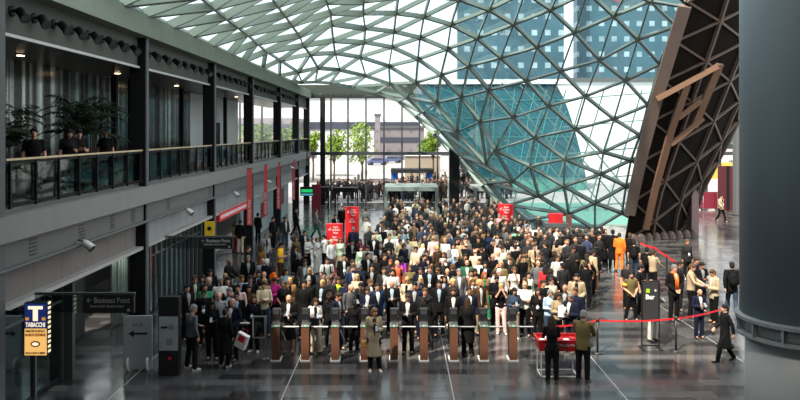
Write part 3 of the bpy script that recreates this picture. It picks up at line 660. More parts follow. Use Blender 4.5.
c(429.5, 265, 'm', 'stand', -5, 'short brown', SU('black'), TR('black'), [], 'tall man in open black suit over pale blue shirt, centre of crowd', 'tall man in open black suit', shirt='light blue', H=1.85)
c(437, 267.5, 'm', 'hold', -30, 'short brown', SH('white'), TR('black'), ['sunglasses'], 'man in white shirt and sunglasses right of the tall open suit', 'man in white shirt and sunglasses')
c(443, 258.5, 'm', 'stand', 0, 'short white', J('black'), TR('black'), [], 'white haired man in black jacket behind the white shirt and sunglasses', None)
c(448, 268.5, 'm', 'stand', 0, 'bald brown', SU('black'), TR('black'), [], 'bald man in black suit left of the grey suit', None)
c(409, 277, 'f', 'relax', -10, 'bob blond', J('cream'), TR('cream'), ['sunglasses'], 'blond woman in cream jacket and sunglasses, centre of crowd', 'blond woman in cream jacket')
c(418.5, 277, 'f', 'stand', -15, 'bob blond', J('black'), TR('black'), [], 'blond woman in black jacket right of the cream jacket', None)
c(415, 282, 'm', 'stand', -10, 'short black', SU('navy'), TR('navy'), [], 'dark haired man in navy suit below the blond women', None)
c(425, 288, 'm', 'stand', 0, 'short brown', SH('dark grey'), TR('black'), [], 'man in dark grey shirt right behind the sixth turnstile', None)
c(439, 280, 'm', 'stand', 0, 'short black', SU('black'), TR('black'), [], 'dark haired man in black suit above the sixth and seventh turnstiles', None)
c(453, 279, 'f', 'stand', 10, 'curly blond', J('dark grey'), TR('black'), [], 'curly fair haired person in dark grey jacket above the seventh turnstile', None)
c(392, 280, 'm', 'phone', 0, 'bald brown', SU('black'), TR('black'), [], 'bald man in black suit behind the middle turnstile', 'bald man behind middle turnstile')
c(377, 283, 'm', 'stand', 20, 'short black', SU('blue'), TR('navy'), [], 'dark haired man in blue suit above the woman in khaki coat', None)
c(389, 248.5, 'm', 'stand', -10, 'short black', J('dark grey'), TR('black'), [], 'black haired man in dark grey jacket above the rust red shirt', None)
c(404, 244, 'm', 'stand', 60, 'short brown', J('navy'), TR('navy'), [], 'man in navy jacket below the white shirts', None)
# --- right half
c(467, 260, 'm', 'stand', 0, 'bald brown', SU('dark green'), TR('black'), ['beard'], 'bald man in dark green blazer and white shirt, right of centre', 'man in dark green blazer', shirt='white')
c(482, 271.5, 'f', 'relax', 5, 'long red', CO('tan'), ('wide', 'green'), [], 'red haired woman in long tan coat and green trousers', 'red haired woman in tan coat', shirt='dark green')
c(475, 269.5, 'm', 'stand', 0, 'short dark brown', J('tan'), TR('black'), [], 'man in tan jacket left of the red haired woman', None)
c(459.5, 268.5, 'm', 'stand', 5, 'short grey', SU('grey'), TR('grey'), [], 'grey haired man in grey suit below the dark green blazer', 'man in grey suit')
c(472.5, 279, 'f', 'stand', 20, 'bob brown', J('white'), TR('denim'), [], 'woman in white blazer left of the red haired woman', 'woman in white blazer')
c(469, 286.5, 'm', 'stand', 10, 'short dark brown', SU('navy'), TR('navy'), [], 'man in navy suit behind the woman in long black coat', None)
c(499, 268.5, 'm', 'relax', 0, 'short white', SH('white'), TR('light grey'), [], 'white haired man in white shirt above the black tee', 'white haired man in white shirt')
c(490.5, 271, 'f', 'hold', 10, 'long dark brown', SH('light grey'), TR('grey'), [], 'dark haired woman in light grey top right of the red hair', None)
c(460, 221, 'f', 'stand', 0, 'short grey', SH('light grey'), TR('cream'), [], 'grey haired person in light grey top below the thick column', None)
c(464.5, 226, 'm', 'stand', 10, 'cap black', J('dark grey'), TR('black'), [], 'person in black cap below the thick column', None)
c(475.5, 206, 'm', 'stand', 170, 'short black', J('black'), TR('black'), [], 'person in black at the left post of the right portal', None)
c(494, 201.5, 'm', 'walk', -110, 'short dark brown', SH('grey'), TR('khaki'), [], 'man in grey shirt and khaki trousers walking by the right totem', 'man walking by right totem', H=1.85)
c(499, 214, 'f', 'stand', 20, 'short grey', SH('pink'), TR('black'), [], 'person in pink top in front of the right totem', 'person in pink top')
c(502.5, 219.5, 'm', 'reach', 40, 'short black', J('black'), TR('black'), [], 'man in black bending right before the right totem', None)
c(514.5, 228.5, 'm', 'stand', 165, 'short black', T('mint green'), TR('black'), [], 'person in bright mint green tee seen from behind, right of totem', 'person in mint green tee')
c(507, 228, 'm', 'stand', 150, 'short dark brown', SH('grey'), TR('black'), [], 'man in grey shirt left of the mint green tee', None)
c(517, 222, 'f', 'stand', 20, 'bob brown', SH('white'), TR('black'), [], 'woman in white top behind the mint green tee', None)
c(520, 219, 'm', 'stand', 20, 'short black', J('navy'), TR('black'), [], 'man in navy jacket behind the mint green tee', None)
c(527, 219.5, 'm', 'stand', 150, 'short dark brown', SH('light blue'), TR('black'), [], 'man in light blue shirt by the foot of glass shell', 'man in light blue shirt by shell')
c(537, 225, 'm', 'stand', 170, 'short black', T('white'), TR('black'), [], 'person in white top seen from behind left of the kiosk', 'person in white top left of kiosk')
c(535.5, 232, 'm', 'stand', 160, 'short black', J('black'), TR('black'), [], 'person in black below the white top left of kiosk', None)
c(465, 235, 'f', 'relax', 0, 'bob brown', SH('cream'), ('skirt', 'beige'), [], 'woman in cream top and beige skirt, upper right of centre', 'woman in cream top and beige skirt')
c(478.5, 237, 'm', 'cross', 5, 'short black', T('black'), TR('black'), [], 'man in black tee with crossed arms, upper right of centre', 'man in black tee with crossed arms')
c(488.5, 232, 'f', 'stand', -20, 'bob dark brown', SH('blue'), TR('black'), [], 'person in blue top right of the crossed arms black tee', 'person in blue top')
c(498, 231.5, 'm', 'stand', 0, 'short black', J('black'), TR('black'), [], 'man in black jacket right of the blue top', None)
c(515, 241, 'f', 'relax', 0, 'long dark brown', SH('white'), TR('black'), [], 'woman in white top below the mint green tee', None)
c(502.5, 246.5, 'm', 'stand', 10, 'short dark brown', SH('pale green'), TR('black'), [], 'person in pale green shirt left below the mint green tee', 'person in pale green shirt')
c(478, 224, 'm', 'hold', 60, 'short dark brown', SU('black'), TR('black'), [], 'man in black suit above the crossed arms black tee', None)
c(592, 250, 'm', 'stand', 120, 'short dark brown', J('beige'), TR('black'), [], 'man in beige jacket beside the tan trousers at crowd edge', None)
c(559.5, 255, 'm', 'stand', 10, 'short dark brown', SH('white'), TR('black'), [], 'man in white shirt in the dark right part of crowd', 'man in white shirt at right')
c(565.5, 253.5, 'm', 'stand', 150, 'short black', J('black'), TR('black'), [], 'man in black jacket right of that lone white shirt at right', None)
c(573, 246, 'm', 'hold', 0, 'short dark brown', SH('dark grey'), TR('black'), [], 'man in dark grey shirt in the dark right part of crowd', None)
c(565, 231, 'm', 'stand', 165, 'short black', J('black'), TR('black'), ['backpack'], 'man in black with backpack just below the kiosk', 'man with backpack below kiosk')
c(574, 229.5, 'm', 'stand', 175, 'short black', J('black'), TR('black'), [], 'person in black right of the kiosk screen', None)
c(579.5, 229.5, 'm', 'stand', 150, 'short dark brown', J('black'), TR('black'), [], 'second person in black right of the kiosk screen', None)
c(586, 229, 'm', 'stand', 160, 'short brown', SH('dark grey'), TR('black'), [], 'brown haired person in dark grey at the shell foot', None)
c(595, 231, 'm', 'stand', 170, 'short black', J('black'), TR('black'), [], 'man in black left of the tall pair near the orange overalls', None)
c(601.5, 226, 'm', 'stand', 170, 'short dark brown', J('black'), TR('black'), [], 'man in black behind the tall pair near the orange overalls', None)
c(604.5, 229.5, 'm', 'stand', 175, 'short black', CO('black'), TR('black'), [], 'tall man in black coat, second left of the orange overalls', None, H=1.84)
c(611.5, 229.5, 'm', 'stand', 165, 'short black', CO('black'), TR('black'), [], 'tall man in black coat next to the orange overalls', None, H=1.86)
c(596, 242, 'm', 'stand', 170, 'short black', J('black'), TR('black'), [], 'man in black jacket behind the tan trousers', None)
c(580, 240, 'm', 'stand', 150, 'short black', J('black'), TR('black'), [], 'man in black jacket left of the tan trousers', None)
# --- on the balcony
BALC = [(52, 127, 17.2, 'm', 'stand', 30, 'short black', T('black'), TR('grey'), 'person in black tee at the balcony rail, leftmost of the four'),
        (75, 127, 19.0, 'f', 'hold', 40, 'bob black', T('black'), TR('black'), 'dark haired person at the balcony rail, second of the four'),
        (83, 126, 19.6, 'm', 'phone', 40, 'short black', T('black'), TR('black'), 'person looking at a phone at the balcony rail'),
        (109, 129, 21.4, 'f', 'relax', 10, 'short black', T('black'), TR('black'), 'person leaning beside the large palm at the balcony rail')]
import re
HCOLS = ['black', 'dark brown', 'dark brown', 'black', 'brown', 'black', 'dark brown', 'grey', 'blond']
def spl(h):
    st, cl = h.split(' ', 1); return ('bald' if st == 'balding' else st), cl
PEOPLE = []   # (record, object)
def place(rec):
    H = rec['H'] or (1.76 if rec['sex'] == 'm' else 1.66) * (1 + .02*math.sin(rec['x']*7.3 + rec['y']*3.1))
    d = rec['d'] or (CZ - H)*F/(rec['y'] - HY)
    if rec['d']: H = min(1.95, max(1.5, CZ - (rec['y'] - HY)*d/F))
    x = (rec['x'] - HX)*d/F
    rec['P'] = Vector((x, d, 0)); rec['Hh'] = H
rq = random.Random(11)
for rec in C:
    place(rec)
    if rec['shirt'] is None:
        rec['shirt'] = rq.choice(['white', 'white', 'light grey', 'light blue'] if rec['up'][0] == 'suit' else ['black', 'dark grey', 'black', 'navy', 'light grey', 'white'])
# keep people from standing in one another: nudge in depth and sideways a little
def relax(recs, n=60, dmin=.46):
    for _ in range(n):
        for i, a in enumerate(recs):
            for b in recs[i+1:]:
                v = b['P'] - a['P']; v.z = 0; L = v.length
                if L < dmin:
                    if L < 1e-4: v = Vector((random.uniform(-1, 1), random.uniform(-1, 1), 0)); L = v.length
                    v = v/L*(dmin - L)/2
                    v.x *= .6
                    a['P'] -= v; b['P'] += v
relax(C)
# more of the crowd, filling the floor the photo shows packed
def inside(px, py):
    if 196 < py < 228: return 366 < px < 500 and not (365 < px < 385 and py < 222)
    if 228 <= py < 252: return 372 < px < 606
    if 252 <= py < 268: return 336 < px < 590
    if 268 <= py < 296: return 186 + max(0, 280 - py)*1.5 < px < 560
    return False
rf = random.Random(21)
BODY_D = [r['P'] for r in C]
LIMIT = 300 - len(C) - len(BALC)
FILL = []
UPW = [('suit', 'black')]*6 + [('jacket', 'black')]*6 + [('suit', 'navy')]*3 + [('jacket', 'navy')]*2 + [('suit', 'dark grey')]*2 + [('shirt', 'white')]*2 + [('shirt', 'light grey')]*2 + [('shirt', 'black')]*5 + [('tee', 'black')]*2 + [('coat', 'black')] + \
      [('jacket', 'tan'), ('shirt', 'cream'), ('shirt', 'light blue'), ('jacket', 'beige'), ('shirt', 'grey'), ('jacket', 'olive'), ('shirt', 'beige'), ('tee', 'white'), ('jacket', 'brown'), ('shirt', 'pale green'), ('jacket', 'grey')]
tries = 0
while len(FILL) < LIMIT and tries < 40000:
    tries += 1
    dm = .62 if tries < 12000 else .52
    px, py = rf.uniform(190, 606), rf.uniform(222, 294)
    if rf.random() > (py - 205)/60: continue
    if not inside(px, py): continue
    sex = 'm' if rf.random() < .66 else 'f'; H = 1.75 if sex == 'm' else 1.65
    d = (CZ - H)*F/(py - HY); P = Vector(((px - HX)*d/F, d, 0))
    if d < 22.6 or any((P - q).length < dm for q in BODY_D): continue
    BODY_D.append(P)
    right = px > 540
    up = rf.choice(UPW)
    if right and rf.random() < .9: up = rf.choice([('jacket', 'black'), ('shirt', 'black'), ('tee', 'black'), ('suit', 'black'), ('jacket', 'dark grey')])
    hs = rf.choice(['short']*11 + ['bald']) if sex == 'm' else rf.choice(['long', 'bob', 'bob', 'pony', 'bun', 'curly', 'long'])
    hc = rf.choice(HCOLS)
    if sex == 'f' and hc == 'white': hc = 'blond'
    if right: hc = rf.choice(['black', 'dark brown'])
    lo = ('trousers', rf.choice(['black', 'black', 'navy', 'dark grey', 'denim', 'khaki', up[1] if up[0] == 'suit' else 'black']))
    back = rf.random() < (.6 if right else .14)
    rec = dict(x=px, y=py, sex=sex, pose=rf.choice(['stand', 'stand', 'relax', 'clasp', 'phone', 'hold', 'cross', 'chin', 'ear']), yaw=(180 if back else 0) + rf.uniform(-45, 45), hair=hs + ' ' + hc, up=up, lo=lo,
               extra=(['sunglasses'] if rf.random() < .12 else []) + (['beard'] if sex == 'm' and rf.random() < .2 else []), label=None, handle=None,
               shoe=rf.choice(['black', 'black', 'brown', 'white']), shirt=rf.choice(['white', 'white', 'light blue', 'light grey', 'black', 'dark grey'] if up[0] == 'suit' else ['black', 'dark grey', 'light grey', 'white', 'black', 'navy']), d=None, H=H, skin=None, back=back)
    rec['P'] = P; rec['Hh'] = H; FILL.append(rec)
# labels of the rest: looks first, then the nearest person who can be found by eye
ANCH = [r for r in C if r['handle']]
def look(r):
    st, cl = r['hair'].split(' ', 1)
    who = {'m': 'man', 'f': 'woman'}[r['sex']]
    hd = {'bald': 'balding %s haired' % cl, 'short': cl + ' haired', 'long': 'long ' + cl + ' haired', 'bob': cl + ' bobbed', 'pony': cl + ' ponytailed', 'bun': cl + ' bunned', 'curly': 'curly ' + cl + ' haired'}[st]
    hd = hd.replace('blond haired', 'blond').replace('long blond', 'long blond haired')
    g = {'suit': 'suit', 'tee': 'tee', 'shirt': 'shirt', 'jacket': 'jacket', 'coat': 'coat'}[r['up'][0]]
    s = '%s %s in %s %s' % (hd, who, r['up'][1], g)
    if 'sunglasses' in r['extra']: s += ' and sunglasses'
    if r.get('back'): s += ', facing away'
    return s
used = {r['label'] for r in C}
for r in FILL:
    px = HX + r['P'].x*F/r['P'].y; py = HY + (CZ - r['Hh'])*F/r['P'].y
    best = sorted(ANCH, key=lambda q: (q['x'] - px)**2 + 1.6*(q['y'] - py)**2)[:40]
    done = False
    for q in best:
        dx, dy = px - q['x'], py - q['y']
        rel = ('right of' if dx > 0 else 'left of') if abs(dx) > 1.2*abs(dy) else ('behind' if dy < 0 else 'in front of')
        near = 'just ' if math.hypot(dx, dy) < 14 else ''
        lab = '%s, %s%s %s' % (look(r), near, rel, q['handle'])
        if lab in used or len(lab.split()) > 16: continue
        used.add(lab); r['label'] = lab; done = True; break
    if not done:
        r['label'] = '%s in the crowd behind the turnstiles' % look(r).replace(' and sunglasses', '')
        while r['label'] in used:
            r['up'] = (r['up'][0], rf.choice(list(PAL))); r['label'] = '%s in the crowd behind the turnstiles' % look(r).replace(' and sunglasses', '')
        used.add(r['label'])

# the meshes every pose needs, built while the scene is still empty
for r in C + FILL:
    st, cl = spl(r['hair']); p = r['pose']; uk = r['up'][0]; lk = r['lo'][0]
    body_mesh(r['sex'], p, lk in ('skirt', 'shorts') or uk == 'dress'); upper_meshes(r['sex'], p, uk); lower_mesh(r['sex'], p, lk)
    if st != 'shaved': hair_mesh(st, p)
    for s in (1, -1): shoe_mesh(p, s)
for b_ in BALC:
    st, cl = spl(b_[6]); body_mesh(b_[3], b_[4], False); upper_meshes(b_[3], b_[4], b_[7][0]); lower_mesh(b_[3], b_[4], b_[8][0]); hair_mesh(st, b_[4])
# ------------------------------------------------------------------ camera, sky, sun
cam = bpy.data.cameras.new('camera'); cam_o = bpy.data.objects.new('camera', cam); COL.objects.link(cam_o)
cam_o.location = (0, 0, CZ); cam_o.rotation_euler = (PI/2, 0, 0)
cam.sensor_width = 36; cam.lens = 36 * F / 800; cam.shift_y = -(200 - HY) / 800; cam.clip_end = 1000
scene.camera = cam_o
w = bpy.data.worlds.new('world'); scene.world = w; w.use_nodes = True
nt = w.node_tree; bg = nt.nodes['Background']
sky = nt.nodes.new('ShaderNodeTexSky'); sky.sky_type = 'HOSEK_WILKIE'; sky.turbidity = 6; sky.ground_albedo = 0.5
sky.sun_direction = (-0.45, -0.55, 0.72)
mixw = nt.nodes.new('ShaderNodeMix'); mixw.data_type = 'RGBA'; mixw.inputs['Factor'].default_value = 0.8
mixw.inputs['B'].default_value = (0.92, 0.97, 1.0, 1)
nt.links.new(sky.outputs[0], mixw.inputs['A']); nt.links.new(mixw.outputs['Result'], bg.inputs['Color'])
bg.inputs['Strength'].default_value = 2.5
sun = bpy.data.lights.new('sun', 'SUN'); sun.energy = 10.0; sun.angle = R(1.5); sun.color = (1, 0.90, 0.76)
sun_o = bpy.data.objects.new('sun', sun); COL.objects.link(sun_o); sun_o.location = (-20, -20, 60)
sun_o.rotation_euler = Vector((0.42, 0.52, -0.85)).to_track_quat('-Z', 'Y').to_euler()

# ------------------------------------------------------------------ floor
def floor_mat():
    m = mat('polished_dark_stone_tiles', (0.03, 0.03, 0.033), 0.2, 0, 0.3, 1.2)
    nt = m.node_tree; N = nt.nodes; L = nt.links; b = N['Principled BSDF']
    tc = N.new('ShaderNodeTexCoord'); br = N.new('ShaderNodeTexBrick')
    br.inputs['Scale'].default_value = 1.0; br.inputs['Brick Width'].default_value = 1.2; br.inputs['Row Height'].default_value = 0.42
    br.inputs['Mortar Size'].default_value = 0.004; br.inputs['Mortar Smooth'].default_value = 0.1
    br.inputs['Color1'].default_value = (0.018, 0.018, 0.019, 1); br.inputs['Color2'].default_value = (0.10, 0.098, 0.096, 1)
    br.inputs['Mortar'].default_value = (0.012, 0.012, 0.012, 1)
    L.new(tc.outputs['Object'], br.inputs['Vector'])
    sx = N.new('ShaderNodeSeparateXYZ'); L.new(tc.outputs['Object'], sx.inputs[0])
    ad = N.new('ShaderNodeMath'); ad.operation = 'ADD'; ad.inputs[1].default_value = 2.9 + 42.0 ; L.new(sx.outputs['X'], ad.inputs[0])
    md = N.new('ShaderNodeMath'); md.operation = 'MODULO'; md.inputs[1].default_value = 4.2; L.new(ad.outputs[0], md.inputs[0])
    lt = N.new('ShaderNodeMath'); lt.operation = 'LESS_THAN'; lt.inputs[1].default_value = 0.03; L.new(md.outputs[0], lt.inputs[0])
    mx = N.new('ShaderNodeMix'); mx.data_type = 'RGBA'; mx.inputs['B'].default_value = (0.32, 0.32, 0.31, 1)
    L.new(lt.outputs[0], mx.inputs['Factor']); L.new(br.outputs['Color'], mx.inputs['A']); L.new(mx.outputs['Result'], b.inputs['Base Color'])
    nz = N.new('ShaderNodeTexNoise'); nz.inputs['Scale'].default_value = 0.9; nz.inputs['Detail'].default_value = 5
    L.new(tc.outputs['Object'], nz.inputs['Vector'])
    mr = N.new('ShaderNodeMapRange'); mr.inputs['From Min'].default_value = 0.3; mr.inputs['From Max'].default_value = 0.7
    mr.inputs['To Min'].default_value = 0.10; mr.inputs['To Max'].default_value = 0.24
    L.new(nz.outputs['Fac'], mr.inputs['Value']); L.new(mr.outputs[0], b.inputs['Roughness'])
    bp = N.new('ShaderNodeBump'); bp.inputs['Strength'].default_value = 0.25; bp.inputs['Distance'].default_value = 0.004
    L.new(br.outputs['Fac'], bp.inputs['Height']); bp.invert = True
    L.new(bp.outputs['Normal'], b.inputs['Normal'])
    b.inputs['Specular IOR Level'].default_value = 0.75
    return m
M_floor = floor_mat()
struct('floor', box(B(), -16, -4, -0.3, 42, 66, 0), M_floor)
M_plaza = mat('pale_plaza_paving', (0.30, 0.29, 0.29), 0.8, 0, 0.25, 0.15)
struct('ground', box(B(), -120, 66, -0.3, 140, 330, -0.005), M_plaza)
# added unseen roof over the near end, shading the foreground from sun and sky
struct('ceiling', box(B(), -16, -4, 11.2, 42, 13.6, 11.3), glass_mat('light_dimming_glazing', (0.36, 0.37, 0.38), 0.03))
struct('wall_near', box(B(), -16, -4.3, 0, 42, -4, 11.5), mat('dark_wall', (0.07, 0.07, 0.07), 0.8))

# ------------------------------------------------------------------ left building
CY = [14.75, 23.3, 31.9, 40.2, 49.6, 58.4, 65.2]
XF = -8.2
colnames = ['nearest of the row, cut by the photo edge', 'second of the row', 'third of the row, beside the yellow hanging sign',
            'fourth of the row, behind the long red banner', 'fifth of the row, behind the third red banner', 'sixth of the row along the balcony', 'last of the row, at the far balcony corner']
for y, nm in zip(CY, colnames):
    r = empty('steel_column', (XF - 0.27, y + 0.2, 0), 'dark steel column on the left facade, ' + nm, 'column', 'dark steel columns of the left facade')
    bm = B(); box(bm, -0.27, -0.2, 0, 0.23, 0.0, 10.15); obj('shaft', bm, M_steel_dark, r)
    bm = B(); box(bm, 0.23, -0.21, 0, 0.27, 0.01, 10.2); obj('flange', bm, M_steel_grey, r)
    bm = B(); box(bm, 0.27, -0.16, 9.62, 0.33, -0.06, 10.1); box(bm, 0.27, -0.04, 9.62, 0.33, 0.02, 10.1); obj('splice_plate', bm, M_chrome, r)
Y0, Y1 = 6.0, 65.6
struct('trim_1', box(B(), -12, Y0, 4.2, -8.12, Y1, 4.74), M_fascia)                                # balcony edge
struct('trim_2', bar(B(), (-8.42, Y0, 3.9), (-8.42, Y1, 3.9), 0.25, 0.6), mat('lower_beam_paint', (0.12, 0.118, 0.112), 0.7))
struct('trim_3', tube(B(), [(-8.2, Y0, 3.6), (-8.2, Y1, 3.6)], 0.045, 8), M_steel_grey)               # conduit
M_panel = mat('brownish_concrete_panel', (0.165, 0.145, 0.13), 0.8, 0, 0.12, 1.5)
def panel_joints(m, period):
    nt = m.node_tree; N = nt.nodes; L = nt.links; b = N['Principled BSDF']
    src = b.inputs['Base Color'].links[0].from_socket
    tc = N.new('ShaderNodeTexCoord'); sx = N.new('ShaderNodeSeparateXYZ'); L.new(tc.outputs['Object'], sx.inputs[0])
    md = N.new('ShaderNodeMath'); md.operation = 'MODULO'; md.inputs[1].default_value = period; L.new(sx.outputs['Y'], md.inputs[0])
    lt = N.new('ShaderNodeMath'); lt.operation = 'LESS_THAN'; lt.inputs[1].default_value = 0.03; L.new(md.outputs[0], lt.inputs[0])
    mx = N.new('ShaderNodeMix'); mx.data_type = 'RGBA'; mx.inputs['B'].default_value = (0.08, 0.075, 0.07, 1)
    L.new(lt.outputs[0], mx.inputs['Factor']); L.new(src, mx.inputs['A']); L.new(mx.outputs['Result'], b.inputs['Base Color'])
panel_joints(M_panel, 1.4)
bm = B(); box(bm, -8.75, Y0, 2.8, -8.55, 23.3, 3.62); obj_p = struct('wall_left', bm, M_panel)
M_panel2 = mat('grey_metal_panel', (0.25, 0.26, 0.255), 0.6, 0.1, 0.08, 1.5); panel_joints(M_panel2, 0.9)
struct('wall_left_upper_panel', box(B(), -8.75, 23.5, 2.8, -8.55, Y1, 3.62), M_panel2)
struct('trim_4', box(B(), -8.75, Y0, 2.70, -8.3, Y1, 2.80), mat('canopy_edge_metal', (0.42, 0.41, 0.39), 0.5, 0.3))
# slots on the lower beam
k = 0
for yy in (16.1, 18.6, 20.6, 22.2, 25.6, 31.2, 34.0):
    bm = B()
    for j in range(5): box(bm, -8.31, yy, 3.72 + j*0.085, -8.285, yy + 0.34, 3.755 + j*0.085)
    tag(obj('vent_grille', bm, M_black), '%s small black louvre vent from the near end of the beam under the balcony' % ORD[k], 'vent', 'louvre vents under the balcony'); k += 1
# upper girders and the fascia that carries the spotlights
struct('trim_5', box(B(), -8.6, Y0, 9.55, -8.05, Y1, 10.25), M_girder)
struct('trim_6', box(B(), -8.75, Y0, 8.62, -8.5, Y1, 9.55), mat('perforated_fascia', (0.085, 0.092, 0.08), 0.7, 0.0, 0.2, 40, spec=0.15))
struct('trim_7', box(B(), -8.52, Y0, 8.56, -8.42, Y1, 8.63), mat('pale_edge_trim', (0.5, 0.5, 0.47), 0.5))
# cable tray along the girder top
bm = B()
for j in range(120):
    y = 12 + j * 0.45; bar(bm, (-8.5, y, 10.28 + random.uniform(0, .04)), (-8.26, y + random.uniform(.1, .4), 10.29 + random.uniform(0, .06)), 0.07, 0.05)
tube(bm, [(-8.45, Y0, 10.31), (-8.45, Y1, 10.31)], 0.05, 8)
tag(obj('cable_tray', bm, M_steel_dark), 'dark cable tray with brackets on top of the left roof girder', 'cable tray')
# inside of the balcony level
struct('wall_left_inner', box(B(), -11.9, Y0, 4.74, -11.7, 15.5, 8.7), mat('brown_inner_wall', (0.16, 0.11, 0.085), 0.7))
def stripes():
    m = mat('striped_metal_glass_wall', (0.3, 0.3, 0.29), 0.18, 0.85, 0.1, 1)
    nt = m.node_tree; N = nt.nodes; L = nt.links; b = N['Principled BSDF']
    tc = N.new('ShaderNodeTexCoord'); sx = N.new('ShaderNodeSeparateXYZ'); L.new(tc.outputs['Object'], sx.inputs[0])
    nz = N.new('ShaderNodeTexNoise'); nz.noise_dimensions = '1D'; nz.inputs['Scale'].default_value = 2.2; nz.inputs['Detail'].default_value = 3
    L.new(sx.outputs['Y'], nz.inputs['W'])
    cr = N.new('ShaderNodeValToRGB'); e = cr.color_ramp.elements
    e[0].position = 0.46; e[0].color = (0.02, 0.017, 0.015, 1); e[1].position = 0.72; e[1].color = (0.7, 0.69, 0.66, 1)
    L.new(nz.outputs['Fac'], cr.inputs[0]); L.new(cr.outputs[0], b.inputs['Base Color'])
    return m
struct('wall_left_striped', box(B(), -11.9, 15.5, 4.74, -11.7, 40.2, 8.7), stripes())
struct('wall_left_white', box(B(), -11.9, 40.2, 4.74, -11.7, 52.0, 8.7), mat('white_plaster', (0.6, 0.6, 0.58), 0.7))
tag(obj('service_door', box(B(), -11.69, 45.2, 4.86, -11.64, 46.6, 7.1), M_steel_dark), 'dark door in the white wall behind the balcony', 'door')
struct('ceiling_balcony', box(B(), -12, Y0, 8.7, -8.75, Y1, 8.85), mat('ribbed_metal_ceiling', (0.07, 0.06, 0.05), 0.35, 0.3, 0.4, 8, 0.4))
struct('floor_balcony', box(B(), -12, Y0, 4.74, -8.45, Y1, 4.85), mat('balcony_floor', (0.12, 0.12, 0.115), 0.4))
M_lamp = mat('lit_downlight', (0.9, 0.8, 0.6), 0.5, emit=(1, 0.75, 0.45), estr=9)
k = 0
for yy, xx in ((17.6, -10.3), (20.3, -10.7), (26.5, -10.4), (33.5, -10.4), (37.0, -9.6), (44, -10)):
    r = tag(obj('ceiling_light', lathe(B(), (xx, yy, 8.66), [(0.13, 0), (0.13, 0.05)], 16), M_steel_grey), '%s round downlight from the near end of the balcony ceiling' % ORD[k], 'light', 'balcony ceiling lights')
    obj('lens', lathe(B(), (xx, yy, 8.645), [(0.10, 0), (0.10, 0.014)], 16), M_lamp, r); k += 1
# bright inner posts seen between the columns
k = 0
for yy in (19.0, 27.9, 29.6, 36.5, 45.6, 53.5):
    tag(obj('inner_post', box(B(), -11.2, yy, 4.85, -11.0, yy + 0.22, 8.7), M_steel_dark), '%s slim dark post from the near end behind the balcony rail' % ORD[k], 'post', 'inner balcony posts'); k += 1

# railings: one per bay
M_wood = mat('warm_handrail_wood', (0.52, 0.40, 0.24), 0.45)
M_railglass = glass_mat('rail_glass', (0.5, 0.5, 0.49), 0.02)
bayname = ['nearest bay, in front of the dark palms', 'second bay, before the striped wall', 'third bay, before the white wall and door', 'fourth bay, beside the long red banner', 'fifth bay of the balcony', 'last bay of the balcony by the glass front']
for b in range(-1, 6):
    ya = 8.0 if b < 0 else CY[b] + 0.45; yb = CY[b+1] - 0.05
    if b < 0: continue
    r = empty('balcony_railing', (-8.35, (ya + yb)/2, 4.85), 'balcony railing with pale wooden handrail, ' + bayname[b], 'railing', 'balcony railings')
    h = (yb - ya)/2
    bm = B(); box(bm, -0.05, -h, 1.03, 0.05, h, 1.08); bevel(bm, 0.015); obj('handrail', bm, M_wood, r)
    bm = B(); bar(bm, (0, -h, 0.08), (0, h, 0.08), 0.05, 0.04); bar(bm, (0, -h, 0.99), (0, h, 0.99), 0.05, 0.05); obj('rail', bm, M_steel_dark, r)
    obj('glass_panel', box(B(), -0.03, -h, 0.1, -0.015, h, 0.97), M_railglass, r)
    n = 8
    for j in range(n):
        y = -h + 2*h*(j + 0.15)/(n - 0.7)
        obj('baluster', box(B(), -0.01, y - 0.025, 0, 0.05, y + 0.025, 1.03), M_steel_dark, r)

# spotlights on the fascia
M_spot = mat('black_spotlight_metal', (0.008, 0.008, 0.008), 0.5, 0.0, spec=0.2)
def make_spot():
    r = empty('spotlight', (0, 0, 0))
    bm = B(); lathe(bm, (0, 0, 0), [(0.13, -0.03), (0.15, -0.02), (0.15, 0.02), (0.1, 0.03)], 16)
    bmesh.ops.rotate(bm, verts=bm.verts, matrix=Matrix.Rotation(PI/2, 3, 'Y')); obj('mount', bm, M_spot, r, True)
    bm = B(); bar(bm, (0, 0, 0), (0.18, 0, 0.02), 0.06, 0.06); obj('bracket', bm, M_spot, r)
    bm = B(); d = Vector((0.62, -0.35, -0.52)).normalized(); p = Vector((0.15, 0.06, 0.05))
    tube(bm, [p, p + d*0.07, p + d*0.1, p + d*0.36, p + d*0.46], [0.07, 0.12, 0.115, 0.13, 0.15], 14); hd = obj('lamp_head', bm, M_spot, r, True)
    bm = B(); tube(bm, [p + d*0.455, p + d*0.464], [0.125, 0.125], 14); obj('lens', bm, mat('dark_lens_glass', (0.05, 0.05, 0.05), 0.1), hd)
    return r
spot0 = make_spot(); first = True
baysp = ['nearest bay', 'second bay', 'third bay', 'fourth bay', 'fifth bay']
for b, n in enumerate((8, 7, 7, 7, 6)):
    ya, yb = CY[b] + 0.6, CY[b+1] - 0.3
    for j in range(n):
        o = spot0 if first else copy_tree(spot0); first = False
        o.location = (-8.48, ya + (yb - ya)*(j + 0.4)/n, 9.14); o.scale = (.82, .82, .82)
        o.rotation_euler = (0, 0, R(random.uniform(-14, 14)))
        tag(o, '%s black spotlight from the near end of the %s fascia' % (ORD[j], baysp[b]), 'spotlight', 'black spotlights on the left fascia')
